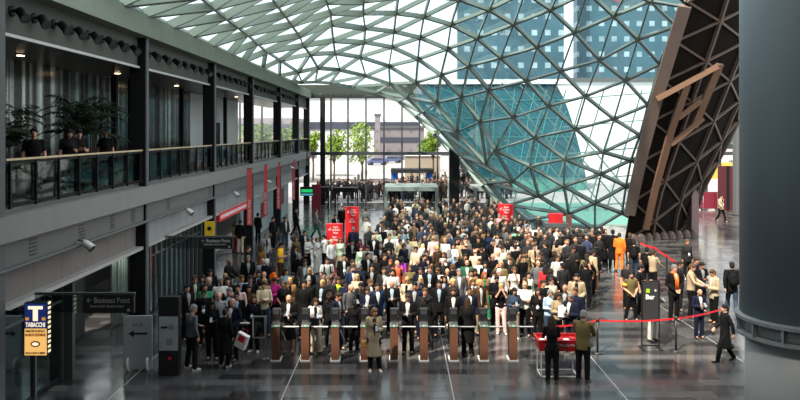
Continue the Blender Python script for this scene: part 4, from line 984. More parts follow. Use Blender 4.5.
# white floodlights under the balcony
M_flood = mat('pale_floodlight_metal', (0.55, 0.56, 0.5), 0.4)
def make_flood():
    r = empty('floodlight', (0, 0, 0))
    obj('bracket', bar(B(), (-0.3, 0, 0.1), (0.02, 0, 0.06), 0.05, 0.05), M_steel_grey, r)
    bm = B(); d = Vector((0.75, -0.1, -0.55)).normalized(); p = Vector((-0.1, 0, 0.06))
    tube(bm, [p, p + d*0.1, p + d*0.42], [0.07, 0.12, 0.15], 14); obj('lamp_head', bm, M_flood, r, True)
    bm = B(); tube(bm, [p + d*0.421, p + d*0.43], [0.13, 0.13], 14); obj('lens', bm, M_black, r)
    return r
fl0 = make_flood()
for j, (px, py) in enumerate(((86, 243), (188, 210), (235, 193), (268, 181), (291, 167))):
    d = 5780/(400 - px); o = fl0 if j == 0 else copy_tree(fl0); o.location = at(px, py, d); o.scale = (.75, .75, .75)
    tag(o, '%s white floodlight from the near end of the wall under the balcony' % ORD[j], 'floodlight', 'white floodlights under the balcony')

# ground floor shop fronts
M_shopglass = glass_mat('shop_glass', (0.6, 0.68, 0.66), 0.5, 0.05, (0.75, 0.9, 0.85))
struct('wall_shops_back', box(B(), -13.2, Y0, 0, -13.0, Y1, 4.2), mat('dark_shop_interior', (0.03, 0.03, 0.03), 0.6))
def shopfront(name, ya, yb, n, label):
    r = empty(name, (-8.9, ya, 0)); r['kind'] = 'structure'
    obj('glass_panel', box(B(), -0.02, 0, 0.05, 0.0, yb - ya, 2.7), M_shopglass, r)
    for j in range(n + 1):
        y = (yb - ya) * j / n
        obj('mullion', box(B(), -0.06, y - 0.035, 0, 0.06, y + 0.035, 2.7), M_steel_grey, r)
    obj('transom', box(B(), -0.04, 0, 2.05, 0.04, yb - ya, 2.11), M_steel_grey, r)
    obj('sill', box(B(), -0.05, 0, 0, 0.05, yb - ya, 0.1), M_steel_dark, r)
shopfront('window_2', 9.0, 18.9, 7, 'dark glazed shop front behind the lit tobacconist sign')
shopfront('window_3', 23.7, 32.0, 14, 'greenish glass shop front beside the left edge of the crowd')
bm = B()
for j in range(30): box(bm, -9.6, 23.9 + j*.27, .1, -9.56, 23.9 + j*.27 + random.choice([.1, .16, .22]), 2.65)
tag(obj('added_pale_strips', bm, mat('pale_green_strips', (0.42, 0.5, 0.47), 0.6)), 'pale green vertical blinds inside the shop window left of the crowd', 'strips')  # pale slats invented behind the glass to brighten the dark window
r = empty('ceiling_light', (-9.3, 27.9, 2.6), 'tube light above the pale green blinds in the shop window', 'light')
obj('housing', box(B(), -.06, -4, .02, .06, 4, .08), M_steel_grey, r); obj('tube', tube(B(), [(0, -3.9, 0), (0, 3.9, 0)], .025, 8), mat('added_tube_glow', (.9, .95, .9), .5, emit=(.9, 1, .92), estr=40), r)  # lamp added out of sight, only to light what stands behind the glass
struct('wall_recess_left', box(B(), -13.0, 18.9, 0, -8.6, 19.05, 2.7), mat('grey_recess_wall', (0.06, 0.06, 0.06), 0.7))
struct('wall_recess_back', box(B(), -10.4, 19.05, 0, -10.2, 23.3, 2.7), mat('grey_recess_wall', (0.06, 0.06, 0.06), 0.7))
struct('door_1', box(B(), -10.2, 19.7, 0, -10.15, 21.2, 2.3), mat('grey_door', (0.07, 0.07, 0.073), 0.5))
struct('wall_shop_pier', box(B(), -9.0, 32.3, 0, -8.55, 33.0, 2.8), M_steel_grey)
# red shop sign band
r = empty('shop_sign', (-8.28, 33.0, 2.36), 'long red shop sign over the entrance behind the crowd', 'sign')
obj('panel', box(B(), -0.15, 0, 0, 0, 6.0, 0.4), mat('red_sign_panel', (0.6, 0.02, 0.03), 0.4), r)
bm = B()
for j in range(18): box(bm, 0.0, 0.3 + j*0.31, 0.12, 0.012, 0.45 + j*0.31 + random.uniform(0, .08), 0.28)
obj('lettering', bm, M_letter, r)
struct('wall_shop_red', box(B(), -9.8, 33.2, 0, -9.65, 37.5, 2.3), mat('red_dim_wall', (0.22, 0.02, 0.03), 0.7))
struct('wall_shop_pale', box(B(), -9.2, 40.6, 0, -9.0, 58, 2.8), mat('pale_teal_wall', (0.32, 0.37, 0.37), 0.5, 0, 0.1))
for j, (ya, yb, z0, z1, c) in enumerate(((46.5, 48.2, 0.9, 1.9, 'dark red'), (54, 55.6, 1.0, 2.2, 'dark red'), (42.6, 43.8, 0.3, 2.3, 'dark'))):
    tag(obj('wall_poster', box(B(), -9.0, ya, z0, -8.96, yb, z1), mat('poster_' + c.replace(' ', '_'), (0.2, 0.015, 0.03) if 'red' in c else (0.05, 0.05, 0.05), 0.5)),
        ['dark red square poster on the pale wall behind the crowd', 'dark red poster on the pale wall near the far glass front', 'dark doorway panel on the pale wall past the red shop'][j], 'poster')
r = empty('hanging_sign', at(209.5, 222.5, 30.2), 'yellow blade sign with black mark beside the third column', 'sign')
obj('panel', box(B(), -0.2, -0.03, -0.75, 0.2, 0.03, 0.05), mat('yellow_sign', (0.85, 0.55, 0.03), 0.5), r)
o = obj('lettering', lathe(B(), (0, 0, 0), [(0.09, -0.005), (0.09, 0.005)], 16), M_black, r)
o.rotation_euler = (PI/2, 0, 0); o.location = (0, -0.034, -0.25)

# red vertical banners under the balcony
for j, (px, y0, y1, d, wpx) in enumerate(((249.5, 169, 225, 38.2, 5), (265.5, 165, 215, 43.0, 3.6), (278.5, 163, 209, 48.0, 3.4), (293.5, 160, 200, 55.0, 3))):
    p = at(px, y0, d); s = d/F; H = (y1 - y0)*s; W = max(0.22, wpx*s)
    r = empty('hanging_banner', p, '%s narrow red banner from the near end hanging under the balcony' % ORD[j], 'banner', 'red banners under the balcony')
    obj('cloth', box(B(), -W/2, -0.01, -H, W/2, 0.01, 0), M_redcloth, r)
    obj('rod', bar(B(), (-W/2 - 0.08, 0, 0.02), (W/2 + 0.03, 0, 0.02), 0.03, 0.03), M_steel_dark, r)
    text('SALONE DEL MOBILE', 0.17, (0.0, -0.014, -H*0.76), (PI/2, -PI/2, 0), M_letter, r, width=H*0.42)

# lit tobacconist sign
d = 15.0; c = at(37.5, 302, d); W, H = 0.48, 1.1
r = empty('tobacconist_sign', c, 'lit blue and yellow tobacconist box sign with a large T', 'sign')
bm = B(); box(bm, -W/2, -0.07, -H, W/2, 0.07, 0); obj('case', bm, M_steel_dark, r)
bm = B(); box(bm, -W/2 + .015, -0.085, -H + .015, W/2 - .015, -0.07, -0.535); obj('yellow_panel', bm, mat('lit_yellow_panel', (0.9, 0.6, 0.2), 0.4, emit=(1, 0.55, 0.16), estr=0.9), r)
bm = B(); box(bm, -W/2 + .015, -0.085, -0.525, W/2 - .015, -0.07, -0.015); obj('blue_panel', bm, mat('lit_blue_panel', (0.02, 0.05, 0.25), 0.4, emit=(0.01, 0.03, 0.16), estr=0.6), r)
bm = B()
for j in range(11): box(bm, W/2, -0.05, -H + 0.06 + j*0.1, W/2 + 0.012, 0.05, -H + 0.11 + j*0.1)
obj('side_lights', bm, mat('lit_side_strip', (0.9, 0.8, 0.6), 0.5, emit=(1, 0.8, 0.5), estr=0.8), r)
M_lit = mat('lit_cream_letters', (0.95, 0.85, 0.65), 0.5, emit=(1, 0.85, 0.6), estr=1.1)
M_ink = mat('dark_print', (0.06, 0.02, 0.01), 0.6); M_inkr = mat('red_print', (0.6, 0.05, 0.01), 0.6)
bm = B(); box(bm, -0.15, -0.095, -0.13, 0.15, -0.085, -0.065); box(bm, -0.05, -0.095, -0.37, 0.05, -0.085, -0.13)
obj('lettering', bm, M_lit, r)
text('TABACCHI', 0.13, (0, -0.088, -0.455), FRONT, M_lit, r, width=0.4, bold=0.002)
text('MARCHE DA BOLLO', 0.07, (0, -0.088, -0.585), FRONT, M_ink, r, width=0.4, bold=0.002)
text('RICARICHE TELEFONICHE', 0.075, (0, -0.088, -0.665), FRONT, M_inkr, r, width=0.42, bold=0.002)
text('BOLLO AUTO A BREVE', 0.06, (0, -0.088, -1.04), FRONT, M_ink, r, width=0.4, bold=0.002)
bm = B(); lathe(bm, (0, 0, 0), [(0.10, 0), (0.10, 0.006)], 20); o = obj('emblem', bm, M_ink, r); o.rotation_euler = FRONT; o.scale = (1, .62, 1); o.location = (0, -0.086, -0.85)
bm = B(); lathe(bm, (0, 0, 0), [(0.07, 0), (0.07, 0.01)], 20); o = obj('emblem', bm, M_lit, r); o.rotation_euler = FRONT; o.scale = (1, .5, 1); o.location = (0, -0.087, -0.85)
for s in (-1, 1):
    bm = B(); box(bm, s*0.17 - 0.035, -0.092, -0.36, s*0.17 + 0.035, -0.085, -0.3); obj('emblem', bm, mat('orange_print', (0.9, 0.35, 0.03), 0.5, emit=(1, .4, .05), estr=0.6), r)
obj('bracket', bar(B(), (-0.9, 0, -0.2), (-W/2, 0, -0.2), 0.04, 0.04), M_steel_dark, r)

# hanging wayfinding signs
M_sign = mat('black_sign_board', (0.016, 0.016, 0.017), 0.35); M_signtext = mat('grey_sign_text', (0.55, 0.55, 0.53), 0.5)
def way_sign(px0, px1, py0, py1, d, bx0, label, sub):
    a, b = at(px0, py0, d), at(px1, py1, d)
    r = empty('hanging_sign', ((a.x + b.x)/2, d, b.z), label, 'sign')
    W, H = b.x - a.x, a.z - b.z
    obj('board', box(B(), -W/2, -0.05, 0, W/2, 0.05, H*0.93), M_sign, r)
    xb = at(bx0, py0, d).x - r.location.x
    bm = B(); bar(bm, (xb, 0, H), (W/2 + 0.02, 0, H), 0.06, 0.05); obj('support_bar', bm, M_steel_grey, r)
    if xb < -W/2 - .1: obj('glass_fin', box(B(), xb, -0.01, 0, -W/2, 0.01, H), glass_mat('fin_glass', (.7, .75, .75), .1), r)
    text('\u2190 Business Point', H*0.42, (0, -0.052, H*0.66), FRONT, M_signtext, r, width=W*0.84)
    text(sub, H*0.2, (-W*.02, -0.052, H*0.36), FRONT, M_signtext, r, width=W*0.66)
    bm = B()
    v = [bm.verts.new(p) for p in ((W*.36, -0.056, H*.1), (W*.44, -0.056, H*.1), (W*.4, -0.056, H*.27))]; bm.faces.new(v)
    ex = bmesh.ops.extrude_face_region(bm, geom=bm.faces[:]); bmesh.ops.translate(bm, vec=(0, .004, 0), verts=[e for e in ex['geom'] if isinstance(e, bmesh.types.BMVert)])
    obj('emblem', bm, M_signtext, r)
way_sign(83.5, 134.5, 293.5, 312.5, 15.6, 35, 'black hanging Business Point sign nearest the lit tobacconist sign', 'Centro Servizi  Business Centre')
way_sign(199, 233, 236.5, 248.5, 24.6, 165, 'black hanging Business Point sign above the left edge of the crowd', 'Centro Servizi  Business Centre')

# two totems on the floor at left
d = 19.6; a = at(138, 373, d)
r = empty('sign_totem', (a.x, d, 0), 'pale grey totem with a black left arrow beside the dark doorway', 'totem', rz=R(4))
M_totem = mat('pale_grey_board', (0.42, 0.45, 0.46), 0.5)
bm = B(); box(bm, -0.38, -0.02, 0.06, 0.38, 0.02, 1.5); obj('board', bm, M_totem, r)
for s in (-1, 1):
    bm = B(); lathe(bm, (0, 0, 0), [(0.09, -0.02), (0.09, 0.02)], 16); o = obj('foot', bm, M_white, r); o.rotation_euler = (0, PI/2, 0); o.scale = (2.2, 2.0, 1); o.location = (s*0.26, -0.02, 0.18)
    o.scale = (2.0, 1.6, 1)
bm = B(); box(bm, -0.12, -0.026, 0.99, 0.26, -0.02, 1.045)
v = [bm.verts.new(p) for p in ((-0.26, -0.024, 1.017), (-0.1, -0.024, 0.92), (-0.1, -0.024, 1.115))]; bm.faces.new(v)
obj('arrow', bm, M_black, r)
text('ALA', 0.12, (0.0, -0.022, 1.26), FRONT, M_black, r, width=0.3)
d = 19.3; a = at(170, 374, d)
r = empty('sign_totem', (a.x, d, 0), 'tall black and pale totem with a small red mark, right of arrow totem', 'totem')
obj('body', box(B(), -0.27, -0.12, 0, 0.27, 0.12, 2.1), M_sign, r)
obj('white_panel', box(B(), -0.25, -0.135, 0.68, 0.25, -0.12, 1.58), M_totem, r)
bm = B(); lathe(bm, (0, 0, 0), [(0.05, 0), (0.05, 0.006)], 14); o = obj('emblem', bm, M_red, r); o.rotation_euler = FRONT; o.location = (0.03, -0.121, 0.47)
bm = B(); ball(bm, (0, 0, 0), (0.06, 0.006, 0.035), 12); ball(bm, (-.08, 0, 0), (0.05, 0.006, 0.03), 12); o = obj('emblem', bm, M_black, r); o.location = (-0.08, -0.137, 1.3)
bm = B(); [box(bm, 0, -0.138, 1.34 - j*.045, .16, -0.135, 1.355 - j*.045) for j in range(3)]; obj('lettering', bm, M_black, r)
bm = B(); box(bm, -0.06, -0.138, 0.82, 0.12, -0.135, 1.0); obj('notice', bm, mat('grey_notice', (.25, .26, .27), .5), r)

# palms and other plants on the balcony
M_leaf = mat('dark_palm_leaf', (0.015, 0.03, 0.012), 0.5, var=0.4); M_pot = mat('dark_planter', (0.03, 0.03, 0.03), 0.6); M_bark = mat('bark', (0.08, 0.055, 0.035), 0.8)
def palm(x, y, z, h, nf, label, spread=0.9):
    r = empty('potted_palm', (x, y, z), label, 'plant', 'palms on the balcony')
    obj('planter', lathe(B(), (0, 0, 0), [(0.2, 0), (0.27, 0.45), (0.24, 0.45), (0.23, 0.4)], 18), M_pot, r)
    bm = B()
    for j in range(4): tube(bm, [(0.05*math.cos(j*1.6), 0.05*math.sin(j*1.6), 0.4), (0.12*math.cos(j*1.6), 0.12*math.sin(j*1.6), h*0.6)], [0.025, 0.018], 6)
    obj('trunk', bm, M_bark, r)
    bm = B()
    for j in range(nf):
        a = 2.4*j; el = random.uniform(0.3, 1.25); L = spread*random.uniform(.75, 1.1); p = Vector((0.1*math.cos(a), 0.1*math.sin(a), h*random.uniform(.45, .72)))
        dirh = Vector((math.cos(a), math.sin(a), 0)); prev = p
        for s in range(1, 9):
            t = s/8; q = p + dirh*(L*t*math.cos(el*.8)) + Vector((0, 0, L*(math.sin(el)*t - 0.62*t*t)))
            bar(bm, prev, q, 0.012, 0.012)
            side = dirh.cross(Vector((0, 0, 1)))
            for sg in (-1, 1):
                ll = 0.3*math.sin(PI*min(1, t*.9 + .1)) + .06
                e = q + side*sg*ll*.85 + dirh*ll*.5 - Vector((0, 0, ll*.35))
                n = (e - q).cross(Vector((0, 0, 1))).normalized()*0.04
                mid = (q + e)/2
                f = [bm.verts.new(v) for v in (q, mid + n, e, mid - n)]; bm.faces.new(f)
            prev = q
    obj('fronds', bm, M_leaf, r)
palm(-9.6, 15.9, 4.85, 3.0, 36, 'dark bushy palm on the balcony at the far left', 0.85)
palm(-9.5, 17.0, 4.85, 2.7, 30, 'small dark palm right of the leftmost balcony palm', 0.7)
palm(-9.4, 20.9, 4.85, 3.4, 44, 'large dark palm beside people leaning at the balcony rail', 1.05)
palm(-9.4, 22.1, 4.85, 3.4, 44, 'large spreading palm nearest the second column', 1.1)
palm(-10.6, 19.4, 4.85, 3.2, 34, 'dark palm set back between the balcony plants', 0.9)
tag(obj('notice_board', box(B(), -9.75, 15.55, 4.85, -9.05, 15.62, 6.9), mat('dark_red_board', (0.09, 0.02, 0.02), 0.6)), 'dark red notice board at the near end of the balcony', 'board')

# ------------------------------------------------------------------ far glass front
M_frame = mat('dark_window_frame', (0.03, 0.035, 0.04), 0.5)
YF = 65.4
bm = B(); bar(bm, (-30, YF, 4.55), (9.0, YF, 4.55), 0.22, 0.3); bar(bm, (25.5, YF, 4.55), (42, YF, 4.55), 0.22, 0.3)
fr = struct('window_1', bm, M_frame)
for px in (240, 262, 331, 348, 366, 384, 402, 419.5, 437.5, 474, 490, 706, 720, 735):
    p = at(px, 132, YF)
    obj('mullion', box(B(), p.x - 0.07, YF - 0.12, 0, p.x + 0.07, YF + 0.08, 10), M_frame, fr)
bm = B(); box(bm, -30, YF, 0, 9, YF + 0.03, 10); box(bm, 25.5, YF, 0, 42, YF + .03, 10)
obj('pane', bm, glass_mat('front_glass', (0.97, 0.98, 0.98), 0.02), fr)
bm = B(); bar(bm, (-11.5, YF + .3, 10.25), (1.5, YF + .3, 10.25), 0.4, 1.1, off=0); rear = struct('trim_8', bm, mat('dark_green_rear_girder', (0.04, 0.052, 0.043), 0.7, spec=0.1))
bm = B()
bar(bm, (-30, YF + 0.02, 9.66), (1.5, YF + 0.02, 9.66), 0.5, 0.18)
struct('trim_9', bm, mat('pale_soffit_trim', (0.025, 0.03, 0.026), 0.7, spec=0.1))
for j, (px, lb) in enumerate(((296, 'left'), (333, 'right'))):
    r = tag(obj('ceiling_light', lathe(B(), at(px, 81, 61), [(0.16, 0), (0.16, 0.12)], 12), M_steel_grey), 'small lit lamp under the far roof edge, %s of the pair' % lb, 'light')
    obj('lens', ball(B(), at(px, 81.2, 61), (0.13, 0.13, 0.07), 10), M_lamp, r)
k = 0
for px, w_, d, lb in ((322.5, 0.42, 63.5, 'slim dark column at the far glass front, left of the pale pylons'), (454.5, 0.8, 58, 'thick dark column between the two entrance portals')):
    p = at(px, 132, d); top = 9.6 if k == 0 else 6.4
    r = tag(obj('steel_column', box(B(), p.x - w_/2, d, 0, p.x + w_/2, d + w_*.8, top), M_steel_dark), lb, 'column'); k += 1
    obj('base_plate', box(B(), p.x - w_*.8, d - 0.1, 0, p.x + w_*.8, d + w_*.8 + .1, 0.04), M_steel_grey, r)
M_portal = mat('pale_green_grey_frame', (0.20, 0.225, 0.21), 0.5)
def portal(px0, px1, py, d, label):
    a, b = at(px0, py, d), at(px1, py, d); z = a.z
    r = empty('entrance_portal', ((a.x + b.x)/2, d, 0), label, 'entrance')
    W = (b.x - a.x)/2
    obj('lintel', box(B(), -W, -0.1, z - 0.3, W, 4, z), M_portal, r)
    for s in (-1, 1):
        obj('post', box(B(), s*(W - .12) - .12, -0.1, 0, s*(W - .12) + .12, 0.2, z - .3), M_portal, r)
        obj('side_glass', box(B(), s*(W - .1) - .015, .2, 0.1, s*(W - .1) + .015, 4, z - .3), M_railglass, r)
        obj('door_leaf', box(B(), s*(W*.62) - W*.2, 0.1, 0.02, s*(W*.62) + W*.2, 0.13, z - .32), M_railglass, r)
portal(384.5, 438.5, 187, 54, 'pale framed entrance portal in the middle of the far glass front')
portal(474, 493, 187.5, 60, 'pale framed entrance portal beside the foot of the glass shell')
r = empty('information_screen', at(307, 196, 58), 'hanging screen with green letters at the far left doors', 'screen')
obj('case', box(B(), -0.55, -.05, 0, .55, .05, .75), M_black, r); obj('rod', box(B(), -.03, -.03, .75, .03, .03, 3.6), M_steel_dark, r)
obj('display', box(B(), -.45, -.06, .3, .45, -.05, .55), mat('green_screen', (0, .25, .05), .4, emit=(.02, .6, .15), estr=.8), r)
obj('light_bar', box(B(), -.5, -.06, .05, .5, -.05, .2), mat('blue_screen', (.05, .3, .4), .4, emit=(.1, .5, .6), estr=.5), r)
for px0, px1, py, lb in ((313, 329, 187, 'left'), (334, 358, 187.5, 'right')):
    a, b = at(px0, py, 60), at(px1, py, 60)
    r = tag(obj('door_canopy', box(B(), a.x, 59.6, a.z - .35, b.x, 61, a.z), M_steel_dark), 'dark flat canopy over the far doors, %s of the pair' % lb, 'canopy')
    for s in (a.x + .08, b.x - .08): obj('post', box(B(), s - .05, 60.2, 0, s + .05, 60.3, a.z - .35), M_steel_dark, r)
tag(obj('door_panel', box(B(), at(313, 0, 60).x, 59.0, 0, at(322, 0, 60).x, 59.1, 2.2), mat('dark_red_panel', (0.2, 0.01, 0.03), 0.5)), 'dark red panel under the far left door canopy', 'panel')
# ------------------------------------------------------------------ the big glass shell
ROWS = {   # row -> first index, then (photo x, photo y, distance)
-4: (-4, [(292.7,82,55),(302,82.5,58),(315,82,59),(330,83,60),(352,87,62),(377,92,62.5),(398,101,62.5),(415,116,62),(434,134,61),(458,160,59.5),(482,186,58),(503,207,57),(520,222,56.5)]),
-3: (-4, [(279.5,76,49),(298,72,50.4),(318,68,48.4),(340,70,51),(366,76,56),(390,84,57),(407,97.5,57.5),(423,112.5,57),(440,130,56.5),(463,157,55),(487,183,53.5),(508,205,53),(525,220,53)]),
-2: (-4, [(263,68,43),(280,60,45),(310,54,45.2),(335,53,46.5),(360,57,49.5),(389,66,53),(416,82.5,53.5),(437,103,53.2),(457,132,52.6),(486,164,51.5),(513,181,50),(539,196,49.5),(569,214,50),(595,229,48.2)]),
-1: (-4, [(243,60,38),(266,51,40.5),(303,45,43),(333,40,44.6),(364,42,47.5),(392,47,49),(418,59,50),(441,75,50),(461.5,97,50),(480,122,49.5),(495,150,49),(530,166,47.5),(564,186,47),(595,203,47),(622,213,47.6),(650,228,48)]),
0: (-4, [(229,53,34.5),(256,42,37),(299,35,39.5),(331,23,40.5),(365,28,43.6),(394,31.5,45),(420,37.6,46),(447.5,48.75,46.5),(469,66,47),(489,90,47),(514,117,46.8),(535,137.5,46.5),(565,159,46),(601,174,45.6),(626,186,46),(652,198,46.5)]),
1: (-4, [(209.5,44,31),(246,33,34),(291,24,36.5),(330,12,37.6),(363,13,39.2),(396,13,41),(424,16.6,42.5),(451,24.5,43.5),(477.5,38,44.2),(501,57.5,44.8),(527,81,45),(549,106,45),(576,129,44.8),(603,152,44.5),(631,160,44.6),(656,174,45)]),
2: (-4, [(189,34,28),(236,25,31),(284,14,33.6),(326,1,35),(363,1,36.6),(398,-3,38),(430,-4,39.4),(459,-1,40.5),(489,9.5,41.5),(514,24,42.3),(537.5,47,43),(561,71,43.3),(585.6,96.4,43.4),(614,119,43.3),(640,135,43.2),(664,150,43.5)]),
3: (-4, [(168,25,25.5),(224,16,28.6),(276,4,31),(322,-10,32.6),(362,-14,34.2),(398,-20,35.6),(434,-24,37),(467,-21,38.4),(500,-16,39.4),(525,-8,40.2),(551,9.5,40.8),(575,32.5,41.3),(600,60,41.6),(625.6,80.4,41.8),(648,105,41.8),(672,128,43)]),
4: (-4, [(143,13,23),(212,6,26.2),(268,-8,28.6),(318,-24,30.2),(360,-32,31.8),(400,-38,33.4),(438,-42,35),(474,-42,36.4),(508,-38,37.4),(538,-34,38),(565,-22,38.6),(588,-8,39.1),(614,15.7,39.5),(638,39.4,40),(660,64,40.2),(684,90,42.5)]),
5: (-4, [(119,2,21),(198,-6,23.8),(258,-22,26.2),(312,-40,28),(358,-52,29.8),(402,-58,31.4),(442,-62,32.8),(480,-62,34),(514,-60,35),(546,-54,35.8),(576,-42,36.4),(602,-26,37),(628,-10,37.5),(650,1,38),(676,26,38.4),(700,50,42)]),
6: (-4, [(89,-12,19),(180,-24,21.6),(246,-42,24),(306,-60,26),(356,-74,27.6),(404,-82,29),(446,-86,30.4),(486,-88,31.6),(522,-86,32.6),(556,-80,33.4),(588,-68,34.2),(616,-52,35),(644,-32,35.6),(668,-14,36.2),(690,8,39),(706,32,41)]),
}
NODE = {}
for a, (i0, pts) in ROWS.items():
    for j, p in enumerate(pts): NODE[(a, i0 + j)] = at(*p)
shell = empty('glass_shell_canopy', (0, 45, 0), 'sweeping triangulated glass roof that funnels down to the floor behind the crowd', 'glass roof')
SH = Vector((0, 45, 0))
tris = []
for (a, i) in NODE:
    p, q, s, t = NODE.get((a, i)), NODE.get((a, i+1)), NODE.get((a+1, i+1)), NODE.get((a+1, i))
    if q and s: tris.append(((a, i), (a, i+1), (a+1, i+1)))
    if s and t: tris.append(((a, i), (a+1, i+1), (a+1, i)))
NRM = {k: Vector((0, 0, 0)) for k in NODE}
for t in tris:
    A_, B_, C_ = (NODE[k] for k in t)
    n = (B_ - A_).cross(C_ - A_)
    if n.length > 1e-6:
        n.normalize()
        if n.dot(A_ - Vector((0, 0, CZ))) < 0: n = -n        # away from the hall
        for k in t: NRM[k] += n
for k in NRM: NRM[k].normalize()
bm = B(); vv = {k: bm.verts.new(NODE[k] + NRM[k]*0.2 - SH) for k in NODE}
for t in tris: bm.faces.new([vv[k] for k in t])
M_shell = glass_mat('pale_teal_roof_glass', (0.80, 0.93, 0.95), 0.03, 0.03)
panes = obj('glass_panes', bm, M_shell, shell)
M_rib = mat('pale_grey_green_steel', (0.15, 0.185, 0.16), 0.45, 0.1, 0.12, 1.0)
def rib(keys, w, h, name='rib'):
    bm = B()
    for a, b in zip(keys, keys[1:]):
        n = (NRM[a] + NRM[b]).normalized()
        deep = h*1.25 if max(a[1], b[1]) < 1 and a[0] > -2 else h
        bar(bm, NODE[a] - SH, NODE[b] - SH, w, deep, n, 0.13 - deep/2)
    obj(name, bm, M_rib, shell)
rows = sorted(ROWS)
for a in rows:                                                   # long ribs
    ks = [(a, i) for i in range(-5, 13) if (a, i) in NODE]
    rib(ks, 0.14, 0.26)
for i in range(-4, 12):                                          # cross ribs
    ks = [(a, i) for a in rows if (a, i) in NODE]
    if len(ks) > 1: rib(ks, 0.085, 0.24)
for s in range(-12, 16):                                         # diagonal ribs
    ks = [(a, a + s) for a in rows if (a, a + s) in NODE]
    if len(ks) > 1: rib(ks, 0.11, 0.25)

# ------------------------------------------------------------------ the dark lined canopy at right
cano = empty('dark_lined_canopy', (15, 41, 0), 'dark brown lined canopy with lattice ribs, curving down to floor at right', 'canopy')
CS = Vector((15, 41, 0))
def lerp(tab, v):
    for (a, xa), (b, xb) in zip(tab, tab[1:]):
        if v <= b: return xa + (xb - xa)*(v - a)/(b - a)
    return tab[-1][1]
LT = [(-60,705),(0,686.5),(50,671),(100,656),(150,643),(200,632),(240,625)]
RT = [(-60,800),(0,786),(40,772),(85,752),(108,741),(130,732),(155,719),(185,703),(205,694),(240,690)]
def cpt(u, v):
    """u 0..1 across, v photo height; bulges towards the hall"""
    d = 43.6 - (240 - v)/240*7.6
    x = lerp(LT, v) + (lerp(RT, v) - lerp(LT, v))*math.sin(u*PI/2)
    return at(x, v, d + 6.0*(1 - math.cos(u*PI/2)))
NU, NV = 8, 12
VS = [-60 + 300*j/NV for j in range(NV + 1)]
bm = B(); g = [[bm.verts.new(cpt(i/NU, v) - CS) for i in range(NU + 1)] for v in VS]
for j in range(NV):
    for i in range(NU): bm.faces.new((g[j][i], g[j][i+1], g[j+1][i+1], g[j+1][i]))
M_lining = mat('dark_brown_lining', (0.012, 0.009, 0.007), 0.95, spec=0.1)
ln = obj('lining', bm, M_lining, cano)
so = ln.modifiers.new('thick', 'SOLIDIFY'); so.thickness = 0.12; so.offset = 0
M_brown = mat('brown_grey_rib_paint', (0.13, 0.09, 0.07), 0.55, 0.1); M_brown2 = mat('copper_brown_beam', (0.21, 0.12, 0.075), 0.55, 0.1); M_cap = mat('brown_edge_beam', (0.15, 0.11, 0.092), 0.55, 0.1)
def cn(u, v):
    a = cpt(u, v); n = (cpt(min(1.0, u + .02), v) - cpt(max(0, u - .02), v)).cross(cpt(u, v + 3) - cpt(u, v - 3)).normalized()
    return n if n.dot(a - Vector((0, 0, CZ))) < 0 else -n
def crib(pts, w, h, m, name, off):
    bm = B()
    for (u0, v0), (u1, v1) in zip(pts, pts[1:]):
        n = (cn(u0, v0) + cn(u1, v1)).normalized()
        bar(bm, cpt(u0, v0) + cn(u0, v0)*off - CS, cpt(u1, v1) + cn(u1, v1)*off - CS, w, h, n)
    obj(name, bm, m, cano)
UU = [0.0, 0.25, 0.5, 0.72, 0.9, 1.0]
for u in UU[1:]:
    crib([(u, v) for v in VS], 0.13, 0.2, M_brown, 'rib', 0.16)
for s in range(-120, 340, 40):                                      # two families of crossing ribs
    for sg in (1, -1):
        pts = [(UU[i], s + sg*20*i) for i in range(6) if -60 <= s + sg*20*i <= 240]
        if len(pts) > 1: crib(pts, 0.11, 0.16, M_brown, 'rib', 0.14)
bm = B()
EV = [5, 30, 50, 70, 90, 110, 130, 150, 170, 190, 213]
for a, b in zip(EV, EV[1:]):
    p, q = cpt(0, a), cpt(0, b); bar(bm, p - CS, q - CS, 0.62, 0.35, (-.3, -1, -.3), 0.1)
obj('edge_beam', bm, M_cap, cano)
def flat(px0, py0, d0, px1, py1, d1, w_, m=M_brown2):
    bm = B(); bar(bm, at(px0, py0, d0) - CS, at(px1, py1, d1) - CS, w_, 0.22, (0, -1, 0)); obj('frame_beam', bm, m, cano)
dd = lambda v: 43.6 - (240 - v)/240*7.6 - 0.45
for seg in (((687, 85), (671, 131)), ((671, 131), (655, 190)), ((655, 190), (646, 229)), ((720, 64), (694, 127))):
    (x0, y0), (x1, y1) = seg; flat(x0, y0, dd(y0), x1, y1, dd(y1), 0.36)
for seg in (((657, 99), (718, 66)), ((678, 118), (702, 100)), ((671, 144), (703, 118))):
    (x0, y0), (x1, y1) = seg; flat(x0, y0, dd(y0) - .05, x1, y1, dd(y1) - .05, 0.27)
bm = B()
a = at(676, 205, 46); box(bm, a.x - CS.x, 46 - CS.y, 0, at(692, 0, 46).x - CS.x, 46.5 - CS.y, 2.6); obj('base_wall', bm, mat('brown_base_wall', (0.07, 0.055, 0.045), 0.8), cano)
a = at(694, 240, 45.5); obj('base_post', box(B(), a.x - .22 - CS.x, 45.3 - CS.y, 0, a.x + .22 - CS.x, 45.8 - CS.y, 2.9), mat('pinkish_post', (0.3, 0.2, 0.19), 0.6), cano)
bm = B()
for j in range(9):
    p = at(632 + j*7.5, 240, 43.2 + j*.25); lathe(bm, (p.x - CS.x, p.y - CS.y - .2, 0), [(0.3, 0), (0.25, 0.25), (0.12, 0.4)], 10)
obj('footings', bm, M_brown, cano)

